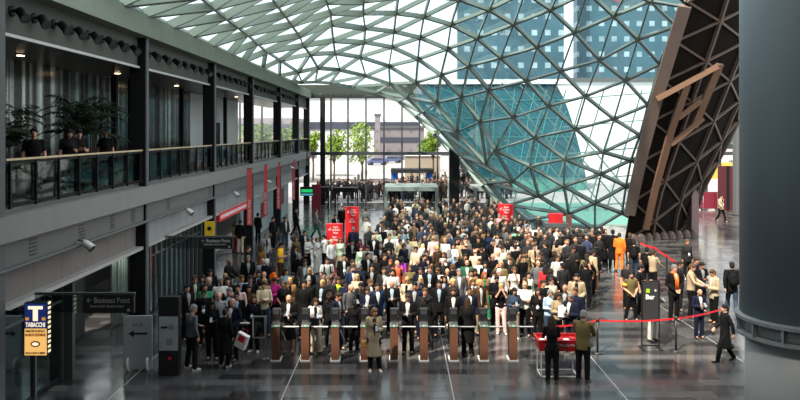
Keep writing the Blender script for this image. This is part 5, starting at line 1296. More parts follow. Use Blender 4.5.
# ------------------------------------------------------------------ the big round column at right
colr = empty('round_column', (7.78, 14, 0), 'huge blue grey round column with a bolted steel collar at right edge', 'column')
obj('shaft', lathe(B(), (0, 0, 0), [(1.075, 2.95), (1.075, 16)], 64), mat('blue_grey_column_paint', (0.20, 0.26, 0.29), 0.5, 0.0, 0.08, 0.8), colr, True)
obj('base', lathe(B(), (0, 0, 0), [(0.975, 0), (0.975, 2.6)], 64), mat('grey_column_base', (0.28, 0.295, 0.295), 0.5, 0, 0.08, 0.8), colr, True)
M_collar = mat('grey_collar_steel', (0.2, 0.225, 0.23), 0.45, 0.1)
obj('flange', lathe(B(), (0, 0, 0), [(0.97, 2.86), (1.16, 2.87), (1.16, 2.93), (1.07, 2.96)], 64), M_collar, colr, False)
obj('flange', lathe(B(), (0, 0, 0), [(0.97, 2.55), (1.16, 2.56), (1.16, 2.60), (0.97, 2.62)], 64), M_collar, colr, False)
obj('collar', lathe(B(), (0, 0, 0), [(1.03, 2.6), (1.03, 2.87)], 64), M_collar, colr, True)
for j in range(12):
    a = 2*PI*j/12 + 0.29
    bm = B(); box(bm, 1.0, -0.02, 2.6, 1.14, 0.02, 2.87, Matrix.Rotation(a, 4, 'Z')); obj('stiffener', bm, M_collar, colr)

struct('ground_crater', box(B(), 10.5, 50.2, 0.0, 17.2, 66, 0.02), mat('pale_mint_paving', (0.09, 0.24, 0.20), 0.7, 0, 0.1, 0.5))
# ------------------------------------------------------------------ seen through the glass
def facade_mat(name, base, win, sx_, sz_, wx, wz, axis='X', rough=0.4, var=.25):
    m = mat(name, base, rough, 0, var, 0.15)
    nt = m.node_tree; N = nt.nodes; L = nt.links; b = N['Principled BSDF']
    src = b.inputs['Base Color'].links[0].from_socket
    tc = N.new('ShaderNodeTexCoord'); sp = N.new('ShaderNodeSeparateXYZ'); L.new(tc.outputs['Object'], sp.inputs[0])
    def stripe(sock, per, frac):
        md = N.new('ShaderNodeMath'); md.operation = 'PINGPONG'; md.inputs[1].default_value = per/2; L.new(sock, md.inputs[0])
        lt = N.new('ShaderNodeMath'); lt.operation = 'LESS_THAN'; lt.inputs[1].default_value = frac*per/2; L.new(md.outputs[0], lt.inputs[0]); return lt.outputs[0]
    a = stripe(sp.outputs[axis], sx_, wx); c = stripe(sp.outputs['Z'], sz_, wz)
    mu = N.new('ShaderNodeMath'); mu.operation = 'MULTIPLY'; L.new(a, mu.inputs[0]); L.new(c, mu.inputs[1])
    nz = N.new('ShaderNodeTexNoise'); nz.inputs['Scale'].default_value = 0.35; L.new(tc.outputs['Object'], nz.inputs['Vector'])
    m2 = N.new('ShaderNodeMath'); m2.operation = 'MULTIPLY'; L.new(mu.outputs[0], m2.inputs[0]); L.new(nz.outputs['Fac'], m2.inputs[1])
    mx = N.new('ShaderNodeMix'); mx.data_type = 'RGBA'; mx.inputs['B'].default_value = (*win, 1)
    L.new(m2.outputs[0], mx.inputs['Factor']); L.new(src, mx.inputs['A']); L.new(mx.outputs['Result'], b.inputs['Base Color'])
    return m
M_tower = facade_mat('blue_tower_cladding', (0.03, 0.085, 0.115), (0.42, 0.55, 0.6), 2.8, 3.4, 0.42, 0.34, var=.7)
for (x0, x1, d, lb) in ((458, 564, 150, 'blue grey tower with pale square windows behind the middle of the glass shell'), (577, 700, 160, 'blue grey tower with pale square windows beside the dark canopy')):
    a, b = at(x0, 132, d), at(x1, 132, d)
    r = tag(obj('tower_block', box(B(), a.x, d, 0, b.x, d + 3.5, 62), M_tower), lb, 'tower')
    obj('roof_edge', box(B(), a.x - .4, d - .4, 62, b.x + .4, d + 3.9, 63), M_steel_grey, r)
# teal glass hall behind the shell: its front leans in towards the foot
M_teal = mat('teal_glass_skin', (0.004, 0.085, 0.11), 0.15, 0.0, 0.6, 0.25); M_lit_glass = mat('painted_lit_glass', (0.09, 0.26, 0.22), 0.2, 0, 0.4, 0.4)  # mint tone paints the lit interior into the lower glass
M_tealbar = mat('pale_teal_bars', (0.05, 0.24, 0.25), 0.5)
PD = 76
r = empty('glass_pavilion', (12, PD, 0), 'teal glass hall with crossing bars seen behind the glass shell', 'building'); PO = Vector((12, PD, 0))
LE = [(232, 535), (178, 478), (132, 446), (100, 412), (84, 392)]; RE = [(232, 592), (200, 590), (165, 584), (130, 575), (100, 565), (84, 556)]
def pav(u, v, dd=0.0):
    """u 0..1 across, v photo height"""
    x0 = lerp([(a, b) for a, b in reversed(LE)], v); x1 = lerp([(a, b) for a, b in reversed(RE)], v)
    return at(x0 + (x1 - x0)*u, v, PD + 5*u*u) + Vector((0, dd, 0)) - PO
def skin(v0, v1, n, m, nm):
    bm = B(); VV = [v0 + (v1 - v0)*k/n for k in range(n + 1)]; G = []
    for back in (0, 9): G.append([[bm.verts.new(pav(i/10, v, back)) for i in range(11)] for v in VV])
    for g in G:
        for a in range(n):
            for b in range(10): bm.faces.new((g[a][b], g[a][b+1], g[a+1][b+1], g[a+1][b]))
    A, Z = G
    for a in range(n):
        for b in (0, 10): bm.faces.new((A[a][b], A[a+1][b], Z[a+1][b], Z[a][b]))
    for a in (0, n):
        for b in range(10): bm.faces.new((A[a][b], A[a][b+1], Z[a][b+1], Z[a][b]))
    obj(nm, bm, m, r)
skin(84, 178, 8, M_teal, 'glass_skin'); skin(178, 193, 2, M_lit_glass, 'lower_glass')
bm = B()
for k in range(-6, 8):
    for sg in (1, -1):
        pts = [(k/8 + (v - 84)/94*.55 if sg > 0 else (k + 5)/8 - (v - 84)/94*.5, v) for v in range(84, 193, 9)]
        pts = [p for p in pts if 0 <= p[0] <= 1]
        for a, b in zip(pts, pts[1:]): bar(bm, pav(*a, -.05), pav(*b, -.05), .07, .06, (0, 1, 0))
obj('diagonal_bars', bm, M_tealbar, r)
bm = B()
for v in (100, 118, 137, 157, 178): [bar(bm, pav(t/10, v, -.05), pav((t + 1)/10, v, -.05), .09, .06, (0, 1, 0)) for t in range(10)]
obj('cross_bars', bm, M_tealbar, r)
bm = B(); [bar(bm, pav(t/10, 82, 4.5), pav((t + 1)/10, 82, 4.5), .5, 9.6, (0, 1, 0)) for t in range(10)]
obj('roof_rim', bm, M_white, r)
# inner lattice at the far side of the funnel
r = empty('inner_lattice', (16, 60, 0), 'thin crossing steel lattice behind the glass shell, against the white wall', 'lattice')
bm = B()
def il(px, py): return at(px, py, 58 + (py - 80)*.01) - Vector((16, 60, 0))
for k in range(-2, 6):
    bar(bm, il(585 + k*19, 90), il(545 + k*19, 225), 0.10, 0.10, (0, 1, 0))
for k in range(-2, 2):
    bar(bm, il(520 + k*19, 85), il(640 + k*19, 228), 0.10, 0.10, (0, 1, 0))
for k in range(5): bar(bm, il(560 + k*2, 100 + k*27), il(660, 92 + k*27), 0.10, 0.10, (0, 1, 0))
obj('bars', bm, mat('dark_teal_bars', (0.12, 0.2, 0.2), 0.5), r)
r = tag(obj('white_backdrop', box(B(), 22, 100, 0, 44, 112, 13.5), M_white), 'plain white wall added as bright backdrop behind the lattice near the dark canopy', 'building')  # invented white block, stands in for the bright sky background
obj('roof_edge', box(B(), 21.6, 99.6, 13.5, 44.4, 112, 14.0), M_steel_grey, r)

# distant buildings seen through the far front
M_bwhite = facade_mat('bright_office_cladding', (0.62, 0.62, 0.63), (0.34, 0.36, 0.42), 3.5, 4.5, 0.45, 0.45)
M_band = mat('blue_grey_window_band', (0.045, 0.05, 0.075), 0.3); M_pink = facade_mat('pale_mauve_cladding', (0.20, 0.175, 0.19), (0.09, 0.09, 0.11), 2.6, 2.2, 0.35, 0.3)
d = 190
def bld(name, x0, x1, yt, d, m, label, depth=14):
    a, b = at(x0, yt, d), at(x1, yt, d)
    return tag(obj(name, box(B(), a.x, d, 0, b.x, d + depth, a.z), m), label, 'building'), a, b
r, a, b = bld('office_building', 205, 432, 97, 190, M_bwhite, 'long white office building beyond the plaza with dark window band')
obj('window_band', box(B(), a.x + 4, 189.6, at(0, 129, 190).z, at(419, 0, 190).x, 190, at(0, 122, 190).z), M_band, r)
obj('roof_edge', box(B(), a.x, 189.4, a.z, b.x, 191, a.z + .8), M_steel_grey, r)
r, a, b = bld('low_building', 374, 424, 128, 170, M_pink, 'low mauve building right of the trees beyond the far glass front')
obj('window_band', box(B(), a.x + 1, 169.8, a.z - 3.3, b.x - 1, 170, a.z - 2.2), M_band, r)
obj('roof_edge', box(B(), a.x - .3, 169.6, a.z, b.x + .3, 171, a.z + .5), M_steel_grey, r)
r, a, b = bld('chimney_tower', 375, 380, 116, 162, M_pink, 'narrow pale tower standing in front of the white office building', 2)
obj('cap', box(B(), a.x - .2, 161.8, a.z, b.x + .2, 164, a.z + .5), M_steel_grey, r)
r, a, b = bld('office_building', 150, 296, 118, 175, M_pink, 'mauve grey building seen past the balcony columns')
obj('window_band', box(B(), a.x + 1, 174.8, a.z - 3, b.x - 1, 175, a.z - 1.5), M_band, r)
r, a, b = bld('terrace_wall', 405, 440, 156, 100, mat('beige_wall', (0.28, 0.23, 0.18), 0.8), 'low beige wall behind the blue booth outside', 3)
obj('coping', box(B(), a.x - .1, 99.8, a.z, b.x + .1, 103, a.z + .15), M_white, r)
for j, (px, lb) in enumerate(((319.5, 'leftmost'), (334.5, 'middle'), (342.5, 'rightmost'))):
    p = at(px, 176, 106)
    r = tag(obj('white_pylon', box(B(), p.x - .38, 106, 0, p.x + .38, 106.7, 5.1), M_white), '%s of the three tall white pylons on the plaza' % lb, 'pylon', 'white pylons on the plaza')
    obj('base', box(B(), p.x - .5, 105.9, 0, p.x + .5, 106.8, .3), M_fascia, r)
# steps
bm = B()
for j in range(5): box(bm, -14, 92 + j*1.4, 0, 3.5, 92.15 + j*1.4, 0.10 + 0.0*j)
struct('trim_10', bm, mat('pale_step_edge', (0.16, 0.16, 0.17), 0.8))
for j, (px, py) in enumerate(((355, 185), (358.5, 182), (362, 179), (366, 176))):
    p = at(px, py, CZ*F/(py - HY))
    r = tag(obj('bollard', lathe(B(), (p.x, p.y, 0), [(.16, 0), (.16, .9), (.1, 1.0)], 10), M_steel_grey), '%s grey bollard from the front of the plaza line' % ORD[j], 'bollard', 'grey bollards on the plaza')
# blue booth
a, b = at(391, 170, 78), at(433, 170, 78)
r = empty('blue_booth', ((a.x + b.x)/2, 78, 0), 'dark roofed booth with bright blue end panels beyond the middle portal', 'booth')
W = (b.x - a.x)/2
obj('roof', box(B(), -W, -1, 2.1, W, 2, 2.5), M_steel_dark, r)
M_blue = mat('bright_blue_panel', (0.01, 0.14, 0.62), 0.5)
obj('end_panel', box(B(), -W + .1, -.2, 0, -W + .75, 1.5, 2.1), M_blue, r); obj('end_panel', box(B(), W - .75, -.2, 0, W - .1, 1.5, 2.1), M_blue, r)
for s in (-1, 1): obj('post', box(B(), s*(W - .08) - .06, -.9, 0, s*(W - .08) + .06, -.78, 2.1), M_steel_grey, r)
# parked cars outside
def car(px, py, c, label):
    d = CZ*F/(py - HY); p = at(px, py, d)
    r = empty('parked_car', (p.x, p.y, 0), label, 'car', rz=R(20))
    bm = B(); pts = [(-2.1, .35), (2.1, .35), (2.1, .8), (1.3, .92), (.8, 1.42), (-1.2, 1.45), (-1.9, .95), (-2.15, .8)]
    f = [bm.verts.new((x, -.85, z)) for x, z in pts]; g = [bm.verts.new((x, .85, z)) for x, z in pts]
    bm.faces.new(f); bm.faces.new(g[::-1])
    for k in range(len(pts)): bm.faces.new((f[k], g[k], g[(k+1) % 8], f[(k+1) % 8]))
    obj('body', bm, c, r)
    obj('window', box(B(), -1.3, -.87, .95, .9, .87, 1.34), M_band, r)
    for x in (-1.35, 1.35):
        for y in (-.8, .8):
            o = obj('wheel', lathe(B(), (0, 0, 0), [(.34, -.1), (.34, .1)], 14), M_black, r); o.rotation_euler = FRONT; o.location = (x, y, .34)
M_car1 = mat('blue_grey_car_paint', (0.14, 0.16, 0.3), 0.25, .4); M_car2 = mat('white_car_paint', (0.7, 0.7, 0.7), 0.25)
car(377, 165, M_car1, 'blue grey parked car beyond the plaza, nearest the trees'); car(392, 163, M_car1, 'blue grey parked car beyond the plaza, nearest the beige wall')
car(384, 158, M_car2, 'white parked car behind the two blue grey cars')
# trees
M_tleaf = mat('bright_green_leaves', (0.17, 0.27, 0.015), 0.6, var=0.6, scale=1.5); M_tleaf2 = mat('mid_green_leaves', (0.09, 0.16, 0.02), 0.6, var=0.5, scale=1.5)
def tree(px, pyt, pyb, wpx, d, label, m=M_tleaf, zb=0, n=900):
    s = d/F; top = at(px, pyt, d); H = top.z; W = wpx*s; cb = at(px, pyb, d).z
    r = empty('tree', (top.x, d, zb), label, 'tree', 'trees outside')
    bm = B(); tube(bm, [(0, 0, 0), (0.05, 0, cb*.6), (0, 0.05, (cb + H)/2)], [.16, .12, .05], 8)
    for j in range(6):
        a = j*1.05; tube(bm, [(0, 0, cb*.8), (W*.3*math.cos(a), W*.3*math.sin(a), (cb + H)/2)], [.06, .02], 5)
    obj('trunk', bm, M_bark, r)
    bm = B(); c = Vector((0, 0, (cb + H)/2)); rz = (H - cb)/2
    blobs = [(c + Vector((random.uniform(-.5, .5)*W*.6, random.uniform(-.5, .5)*W*.6, random.uniform(-.6, .6)*rz)), random.uniform(.25, .42)*W) for _ in range(12)]
    for j in range(n):
        bc, br = random.choice(blobs)
        v = Vector((random.gauss(0, 1), random.gauss(0, 1), random.gauss(0, 1))).normalized()*br*random.uniform(.6, 1)
        p = bc + v; n1 = Vector((random.gauss(0, 1), random.gauss(0, 1), random.gauss(0, 1))).normalized(); n2 = n1.orthogonal().normalized(); n3 = n1.cross(n2)
        L_ = random.uniform(.12, .3)
        bm.faces.new([bm.verts.new(q) for q in (p - n2*L_, p + n3*L_*.5, p + n2*L_, p - n3*L_*.5)])
    obj('crown', bm, m, r)
tree(334, 127, 160, 24, 92, 'bright green tree outside behind the white pylons')
tree(362, 123, 162, 30, 95, 'larger bright green tree outside, right of the white pylons')
tree(313, 127, 158, 14, 94, 'small bright tree outside past the balcony corner')
tree(433, 128, 156, 16, 92, 'green tree outside left of the thick dark column')
tree(428, 140, 158, 18, 120, 'small far tree outside above the blue booth', M_tleaf2)
tree(230, 124, 150, 34, 92, 'pale green tree outside behind the white balcony wall')
tree(262, 123, 150, 30, 100, 'green tree outside, seen between the fourth and fifth columns', M_tleaf2)
tree(288, 128, 150, 26, 98, 'green tree outside, seen between the fifth and last columns', M_tleaf2)
tree(731, 112, 165, 22, 92, 'bright green tree outside, between dark canopy and round column', M_tleaf)
tree(765, 105, 165, 40, 100, 'green tree outside behind the round column', M_tleaf2)
# right background
d = 72; a, b = at(706, 162.5, d), at(738, 179, d)
r = tag(obj('yellow_panel_wall', box(B(), a.x, d, b.z, b.x, d + .3, a.z), mat('bright_yellow_panel', (0.5, 0.36, 0.012), 0.5)), 'bright yellow panel beyond the far doors at right', 'panel')
obj('post', box(B(), a.x, d, 0, a.x + .2, d + .3, b.z), M_steel_grey, r); obj('post', box(B(), b.x - .2, d, 0, b.x, d + .3, b.z), M_steel_grey, r)
a, b = at(704, 147.5, 74), at(746, 160, 74)
r = tag(obj('stone_parapet', box(B(), a.x, 74, 3.6, b.x, 75.5, a.z), mat('mottled_pinkish_stone', (0.5, 0.42, 0.42), 0.8, 0, 0.7, 3)), 'mottled pinkish stone parapet above the yellow panel at right', 'parapet')
obj('coping', box(B(), a.x, 73.9, a.z, b.x, 75.6, a.z + .12), M_white, r)
for px in (708, 742): q = at(px, 0, 74); obj('support', box(B(), q.x - .2, 74.5, 0, q.x + .2, 75, 3.6), M_steel_grey, r)
a, b = at(718.5, 166, 59.5), at(737.5, 205, 59.5)
r = empty('red_partition', ((a.x + b.x)/2, 59.5, 0), 'tall dark red partition by the far doors at right', 'partition')
obj('panel', box(B(), -.8, 0, 0, .8, .12, a.z), mat('dark_red_partition', (0.06, 0.003, 0.008), 0.6), r); obj('edge', box(B(), -.12, -.03, 0, .12, 0, a.z), M_steel_dark, r)
for j, (x0, x1, y0, lb) in enumerate(((704, 717.5, 192, 'right'), (693, 703, 193, 'left'))):
    a, b = at(x0, y0, 60), at(x1, y0, 60)
    r = tag(obj('red_barrier', box(B(), a.x, 60, .1, b.x, 60.1, a.z), mat('dull_red_barrier', (0.16, 0.008, 0.025), 0.6)), 'low dull red barrier at the far right doors, %s of the pair' % lb, 'barrier')
    for s in (a.x + .05, b.x - .05): obj('foot', box(B(), s - .03, 59.8, 0, s + .03, 60.3, .12), M_steel_grey, r)
p = at(0, 146, 59)
fr2 = struct('trim_11', box(B(), at(716, 0, 59).x, 59.6, p.z - .25, at(760, 0, 59).x, 60, p.z + .1), M_frame)
p = at(738.5, 0, 56)
r = tag(obj('steel_column', box(B(), p.x - .22, 56, 0, p.x + .22, 56.5, 9.8), M_steel_grey), 'slim grey column seen just left of the huge round column', 'column')
obj('base_plate', box(B(), p.x - .4, 55.9, 0, p.x + .4, 56.6, .04), M_steel_dark, r)

# ------------------------------------------------------------------ turnstiles
M_copper = mat('copper_brown_panel', (0.17, 0.075, 0.045), 0.35, 0.3, 0.1, 3); M_gun = mat('dark_gate_body', (0.03, 0.028, 0.028), 0.4, .3)
M_led = mat('green_led', (0.05, .6, .3), .4, emit=(.1, .9, .45), estr=1.2); M_screen = mat('reader_screen', (0.04, .045, .05), .15)
GD = 20.4
def make_gate():
    r = empty('turnstile', (0, 0, 0))
    obj('base_plate', box(B(), -.14, -.02, 0, .14, .45, .035), mat('pale_base_plate', (.7, .7, .68), .4), r)
    bm = B(); box(bm, -.105, .02, .035, .105, .42, .96); obj('body', bm, M_gun, r)
    bm = B(); box(bm, -.112, 0.0, .035, .112, .02, .97); obj('front_panel', bm, M_copper, r)
    bm = B(); box(bm, -.12, -.01, .965, .12, .44, 1.0); bevel(bm, .008); top = obj('top_plate', bm, M_chrome, r)
    bm = B(); box(bm, -.05, .2, 1.0, .05, .3, 1.12); obj('stem', bm, M_gun, r)
    bm = B(); box(bm, -.115, .13, 1.1, .115, .28, 1.46); bevel(bm, .02); rd = obj('reader', bm, M_black, r)
    obj('screen', box(B(), -.085, .118, 1.3, .085, .13, 1.42), M_screen, rd)
    obj('card_slot', box(B(), -.1, .05, 1.0, .1, .16, 1.09), M_chrome, rd)
    obj('status_light', box(B(), -.025, -.012, .992, .025, .0, 1.008), M_led, r)
    bm = B(); tube(bm, [(.1, .3, .9), (.62, .3, .9)], .022, 10); obj('arm', bm, M_chrome, r)
    bm = B(); tube(bm, [(.1, .3, .86), (.24, .28, .5)], .022, 10); obj('arm', bm, M_chrome, r)
    bm = B(); tube(bm, [(.08, .3, .88), (.15, .3, .88)], .07, 12); obj('arm_hub', bm, M_gun, r)
    return r
g0 = make_gate()
for j, px in enumerate((275.5, 305, 335, 364.5, 394, 424, 454, 484, 513.5)):
    o = g0 if j == 0 else copy_tree(g0)
    o.location = (at(px, 0, GD).x, GD, 0); o.rotation_euler = (0, 0, R(random.uniform(-.6, .6)))
    nm = ['leftmost of the nine', 'second of the nine from left', 'third of the nine from left', 'fourth of the nine, behind the woman in long coat', 'middle one of the nine',
          'sixth of the nine from left', 'seventh of the nine from left', 'eighth of the nine from left', 'rightmost of the nine'][j]
    tag(o, 'copper brown turnstile with black reader, ' + nm, 'turnstile', 'turnstiles across the hall')
# glass gate left of the turnstiles
r = empty('barrier_gate', (at(259, 0, 20.6).x, 20.6, 0), 'silver framed swing gate left of the turnstile row', 'gate')
bm = B(); w2 = .17
for p, q in (((-w2, 0, .62), (-w2, 0, 1.22)), ((w2, 0, .62), (w2, 0, 1.22)), ((-w2, 0, 1.22), (w2, 0, 1.22)), ((-w2, 0, .62), (w2, 0, .62))): bar(bm, p, q, .035, .035, (0, 1, 0))
obj('frame', bm, M_chrome, r); obj('pane', box(B(), -w2, -.006, .62, w2, .006, 1.22), M_railglass, r)
obj('post', tube(B(), [(w2 + .03, 0, .02), (w2 + .03, 0, 1.25)], .025, 10), M_chrome, r)
obj('base', lathe(B(), (w2 + .03, 0, 0), [(.1, 0), (.1, .02)], 14), M_chrome, r)
r = empty('barrier_gate', (at(240, 0, 20.9).x, 20.9, 0), 'low silver swing arm gate behind the person carrying a red bag', 'gate')
obj('arm', tube(B(), [(-.25, 0, .95), (.28, 0, .95)], .025, 10), M_chrome, r); obj('post', tube(B(), [(-.25, 0, .02), (-.25, 0, 1.0)], .04, 10), M_gun, r); obj('base', lathe(B(), (-.25, 0, 0), [(.1, 0), (.1, .02)], 14), M_chrome, r)

# ------------------------------------------------------------------ red counter in front of the turnstiles
d = 19.1; a, b = at(543, 375, d), at(692, 375, d); sc_ = d/F
X0, X1 = at(537.5, 0, d).x, at(576, 0, d).x
r = empty('red_counter', (at(556, 0, d + .4).x, d + .25, 0), 'small red counter on a white frame before the rope barrier', 'counter')
W = .52
bm = B()
for sx in (-W, W):
    for sy in (-.28, .28): bar(bm, (sx*.93, sy, 0), (sx*.93, sy, .72), .03, .03, (0, 1, 0))
for sy in (-.28, .28): bar(bm, (-W*.93, sy, .02), (W*.93, sy, .02), .03, .03, (0, 1, 0))
for sx in (-W, W): bar(bm, (sx*.93, -.28, .02), (sx*.93, .28, .02), .03, .03)
obj('frame', bm, M_white, r)
bm = B(); z0, z1 = .70, 1.0
lo = [bm.verts.new(p) for p in ((-W, -.3, z0), (W, -.3, z0), (W, .3, z0), (-W, .3, z0))]
hi = [bm.verts.new(p) for p in ((-W*1.12, -.36, z1), (W*1.12, -.36, z1), (W*1.12, .36, z1), (-W*1.12, .36, z1))]
bm.faces.new(lo[::-1])
for k in range(4): bm.faces.new((lo[k], lo[(k+1) % 4], hi[(k+1) % 4], hi[k]))
il_ = [bm.verts.new(p) for p in ((-W*1.04, -.31, z1), (W*1.04, -.31, z1), (W*1.04, .31, z1), (-W*1.04, .31, z1))]
ib = [bm.verts.new(p) for p in ((-W*1.02, -.3, z1 - .08), (W*1.02, -.3, z1 - .08), (W*1.02, .3, z1 - .08), (-W*1.02, .3, z1 - .08))]
for k in range(4):
    bm.faces.new((hi[k], hi[(k+1) % 4], il_[(k+1) % 4], il_[k])); bm.faces.new((il_[k], il_[(k+1) % 4], ib[(k+1) % 4], ib[k]))
bm.faces.new(ib); tray = obj('tray', bm, M_red, r)
text('Salone del Mobile.Milano', .1, (.06, -.336, .86), (PI/2 + .2, 0, 0), M_letter, r, width=.9)
ctr = r.location.copy()
k = 0
for (dx, dy, rz_) in ((-.42, -.1, .1), (-.24, .1, -.1), (.02, .05, .2), (.22, -.1, -.1), (.41, .08, .1)):
    bm = B(); box(bm, -.075, -.105, 0, .075, .105, .035); bevel(bm, .005, 1)
    o = obj('brochure_stack', bm, M_letter if k in (0, 1, 3) else mat('red_print_cover', (.6, .03, .03), .5)); o.location = ctr + Vector((dx, dy, .922)); o.rotation_euler = (0, 0, rz_)
    tag(o, ['white brochure stack at the left end of the red counter', 'second white brochure stack from left on the red counter', 'red brochure stack in the middle of the red counter',
            'white brochure stack beside the man in olive blazer', 'red brochure stack at the right end of the red counter'][k], 'brochures', 'brochure stacks on the red counter'); k += 1

# ------------------------------------------------------------------ rope barrier and bar sign
POSTS = [(597.5, 353), (676, 351)]
pts = []
for j, (px, py) in enumerate(POSTS + [(727, 338)]):
    d = CZ*F/(py - HY); p = at(px, py, d)
    r = empty('stanchion', (p.x, p.y, 0), ['black belt stanchion right of the man in olive blazer', 'black belt stanchion right of the Bar sign', 'black belt stanchion behind the walking person in black'][j], 'stanchion', 'black belt stanchions')
    obj('base', lathe(B(), (0, 0, 0), [(.17, 0), (.17, .02), (.05, .045)], 20), M_black, r, True)
    obj('post', tube(B(), [(0, 0, .03), (0, 0, .97)], .032, 12), M_black, r, True)
    obj('cap', lathe(B(), (0, 0, .92), [(.045, 0), (.05, .03), (.045, .1), (.02, .11)], 14), M_black, r, True)
    pts.append(Vector((p.x, p.y, .96)))
M_belt = mat('red_belt_webbing', (0.75, 0.012, 0.02), 0.6)
def belt(ps, label, sag=.05, w_=.045, m=M_belt):
    bm = B(); ps = list(ps); ps[0] = ps[0] + (ps[1] - ps[0]).normalized()*.055; ps[-1] = ps[-1] + (ps[-2] - ps[-1]).normalized()*.055
    for p, q in zip(ps, ps[1:]):
        prev = p
        for s in range(1, 9):
            t = s/8; c = p.lerp(q, t) - Vector((0, 0, sag*4*t*(1 - t))); bar(bm, prev, c, .008, w_, (0, 0, 1)); prev = c
    return tag(obj('barrier_belt', bm, m), label, 'belt', 'red barrier belts')
belt([pts[0], pts[1]], 'red barrier belt crossing in front of the Bar sign'); belt([pts[1], pts[2]], 'red barrier belt rising towards the walking person in black')
p = at(549, 0, 20.5); belt([Vector((p.x, 20.5, .96)), pts[0]], 'red barrier belt behind the red counter')
r = empty('stanchion', (p.x, 20.5, 0), 'black belt stanchion hidden behind the red counter', 'stanchion')
obj('base', lathe(B(), (0, 0, 0), [(.17, 0), (.17, .02), (.05, .045)], 20), M_black, r); obj('post', tube(B(), [(0, 0, .03), (0, 0, .97)], .032, 12), M_black, r)
bp = [at(*q) for q in ((640, 243, 38), (655, 248, 36), (668, 257, 33), (676, 262, 30.8))]
belt([Vector((v.x, v.y, v.z)) for v in bp], 'red barrier belt curving down along the foot of dark canopy', 0.03, .1)
for j, v in enumerate(bp):
    v = v + Vector((0, .14, 0))
    r = empty('stanchion', (v.x, v.y, 0), '%s dark stanchion from the far end of the curved red belt' % ORD[j], 'stanchion', 'stanchions of the curved belt')
    obj('base', lathe(B(), (0, 0, 0), [(.17, 0), (.17, .02), (.05, .045)], 16), M_black, r); obj('post', tube(B(), [(0, 0, .03), (0, 0, v.z)], .03, 10), M_black, r)
d = 21.6; p = at(650.5, 0, d)
r = empty('bar_sign', (p.x, d, 0), 'black standing sign reading Bar with a green square', 'sign')
bm = B()
for s in (-1, 1): bar(bm, (s*.26, 0, .02), (s*.26, 0, 2.04), .035, .035, (0, 1, 0))
bar(bm, (-.27, 0, .1), (.27, 0, .1), .035, .04, (0, 1, 0)); bar(bm, (-.27, 0, 2.03), (.27, 0, 2.03), .035, .04, (0, 1, 0)); obj('frame', bm, M_black, r)
for s in (-1, 1): obj('foot', box(B(), s*.26 - .04, -.25, 0, s*.26 + .04, .25, .03), M_black, r)
obj('panel', box(B(), -.23, -.02, .82, .23, .02, 1.99), mat('dark_grey_sign_panel', (.03, .031, .033), .5), r)
text('Bar', .2, (-.02, -.023, 1.55), FRONT, M_letter, r, bold=.004)
obj('green_square', box(B(), -.14, -.03, 1.68, -.03, -.02, 1.8), mat('lime_square', (.35, .55, .03), .5), r)
bm = B(); tube(bm, [(.14, -.03, 1.75), (.14, -.02, 1.75)], .03, 12); obj('emblem', bm, M_letter, r)

# ------------------------------------------------------------------ red totems and kiosk
def totem(x0, x1, y0, y1, d, label, rz=0, txt=True):
    a, b = at(x0, y0, d), at(x1, y1, d); W = (b.x - a.x)/2
    r = empty('red_totem', ((a.x + b.x)/2, d, 0), label, 'totem', 'red totems behind the crowd', rz)
    H = a.z
    bm = B(); box(bm, -W, -.12, 0, W, .12, H); bevel(bm, .02, 1); obj('body', bm, M_red, r)
    text('Salone\ndel Mobile\nMilano', H*.075, (W*.15, -.125, H*.84), FRONT, M_letter, r, align='LEFT' if False else 'CENTER', width=W*.95)
    text('Salone\ndel Mobile', H*.075, (W*.0, -.125, H*.62), FRONT, M_letter, r, width=W*.8)
    bm = B(); bar(bm, (-W*.75, -.125, H*.86), (-W*.6, -.125, H*.83), .03, .01, (0, 1, 0)); bar(bm, (-W*.6, -.125, H*.83), (-W*.45, -.125, H*.9), .03, .01, (0, 1, 0)); obj('emblem', bm, M_letter, r)
totem(326.5, 343, 223.5, 265, 36.0, 'red totem with white writing, in front of the other left one')
totem(345.5, 359, 206.5, 245, 42.5, 'red totem with white writing, further back on the bare floor')
totem(498, 513.5, 204, 240, 44, 'red totem standing by the foot of the glass shell', R(-25))
d = 40; p = at(555.5, 0, d)
r = empty('kiosk', (p.x, d, 0), 'grey kiosk with a red box on its roof by the glass shell', 'kiosk')
z = at(0, 222.5, d).z
obj('roof', box(B(), -.62, -.4, z - .25, .62, .5, z), M_steel_grey, r); obj('body', box(B(), -.5, -.3, 0, .5, .4, z - .25), mat('kiosk_grey', (.3, .31, .32), .5), r)
obj('red_box', box(B(), -.36, -.25, z, .36, .25, at(0, 213.5, d).z), M_red, r); obj('window', box(B(), -.4, -.32, .9, .4, -.3, z - .4), M_black, r)
p = at(569, 228, 41); r = tag(obj('small_screen', box(B(), p.x - .16, 41, p.z, p.x + .16, 41.08, p.z + .75), mat('brownish_screen', (.2, .08, .06), .4)), 'small brownish screen on a stand right of the kiosk', 'screen')
obj('stand', box(B(), p.x - .04, 41.02, 0, p.x + .04, 41.06, p.z), M_black, r)
pr_ = random.Random(4)
for rec in C + FILL:
    st, cl = spl(rec['hair'])
    o = make_person(rec['P'], R(rec['yaw']), rec['Hh'], rec['sex'], rec['pose'], st, cl, rec['up'], rec['lo'], rec['shoe'], rec['shirt'], list(rec['extra']) + (['badge'] if rec['up'][0] in ('suit', 'jacket') and pr_.random() < .22 and not rec.get('back') else []), rec['skin'], pr_)
    tag(o, rec['label'], 'person', 'people waiting in the hall'); PEOPLE.append((rec, o))
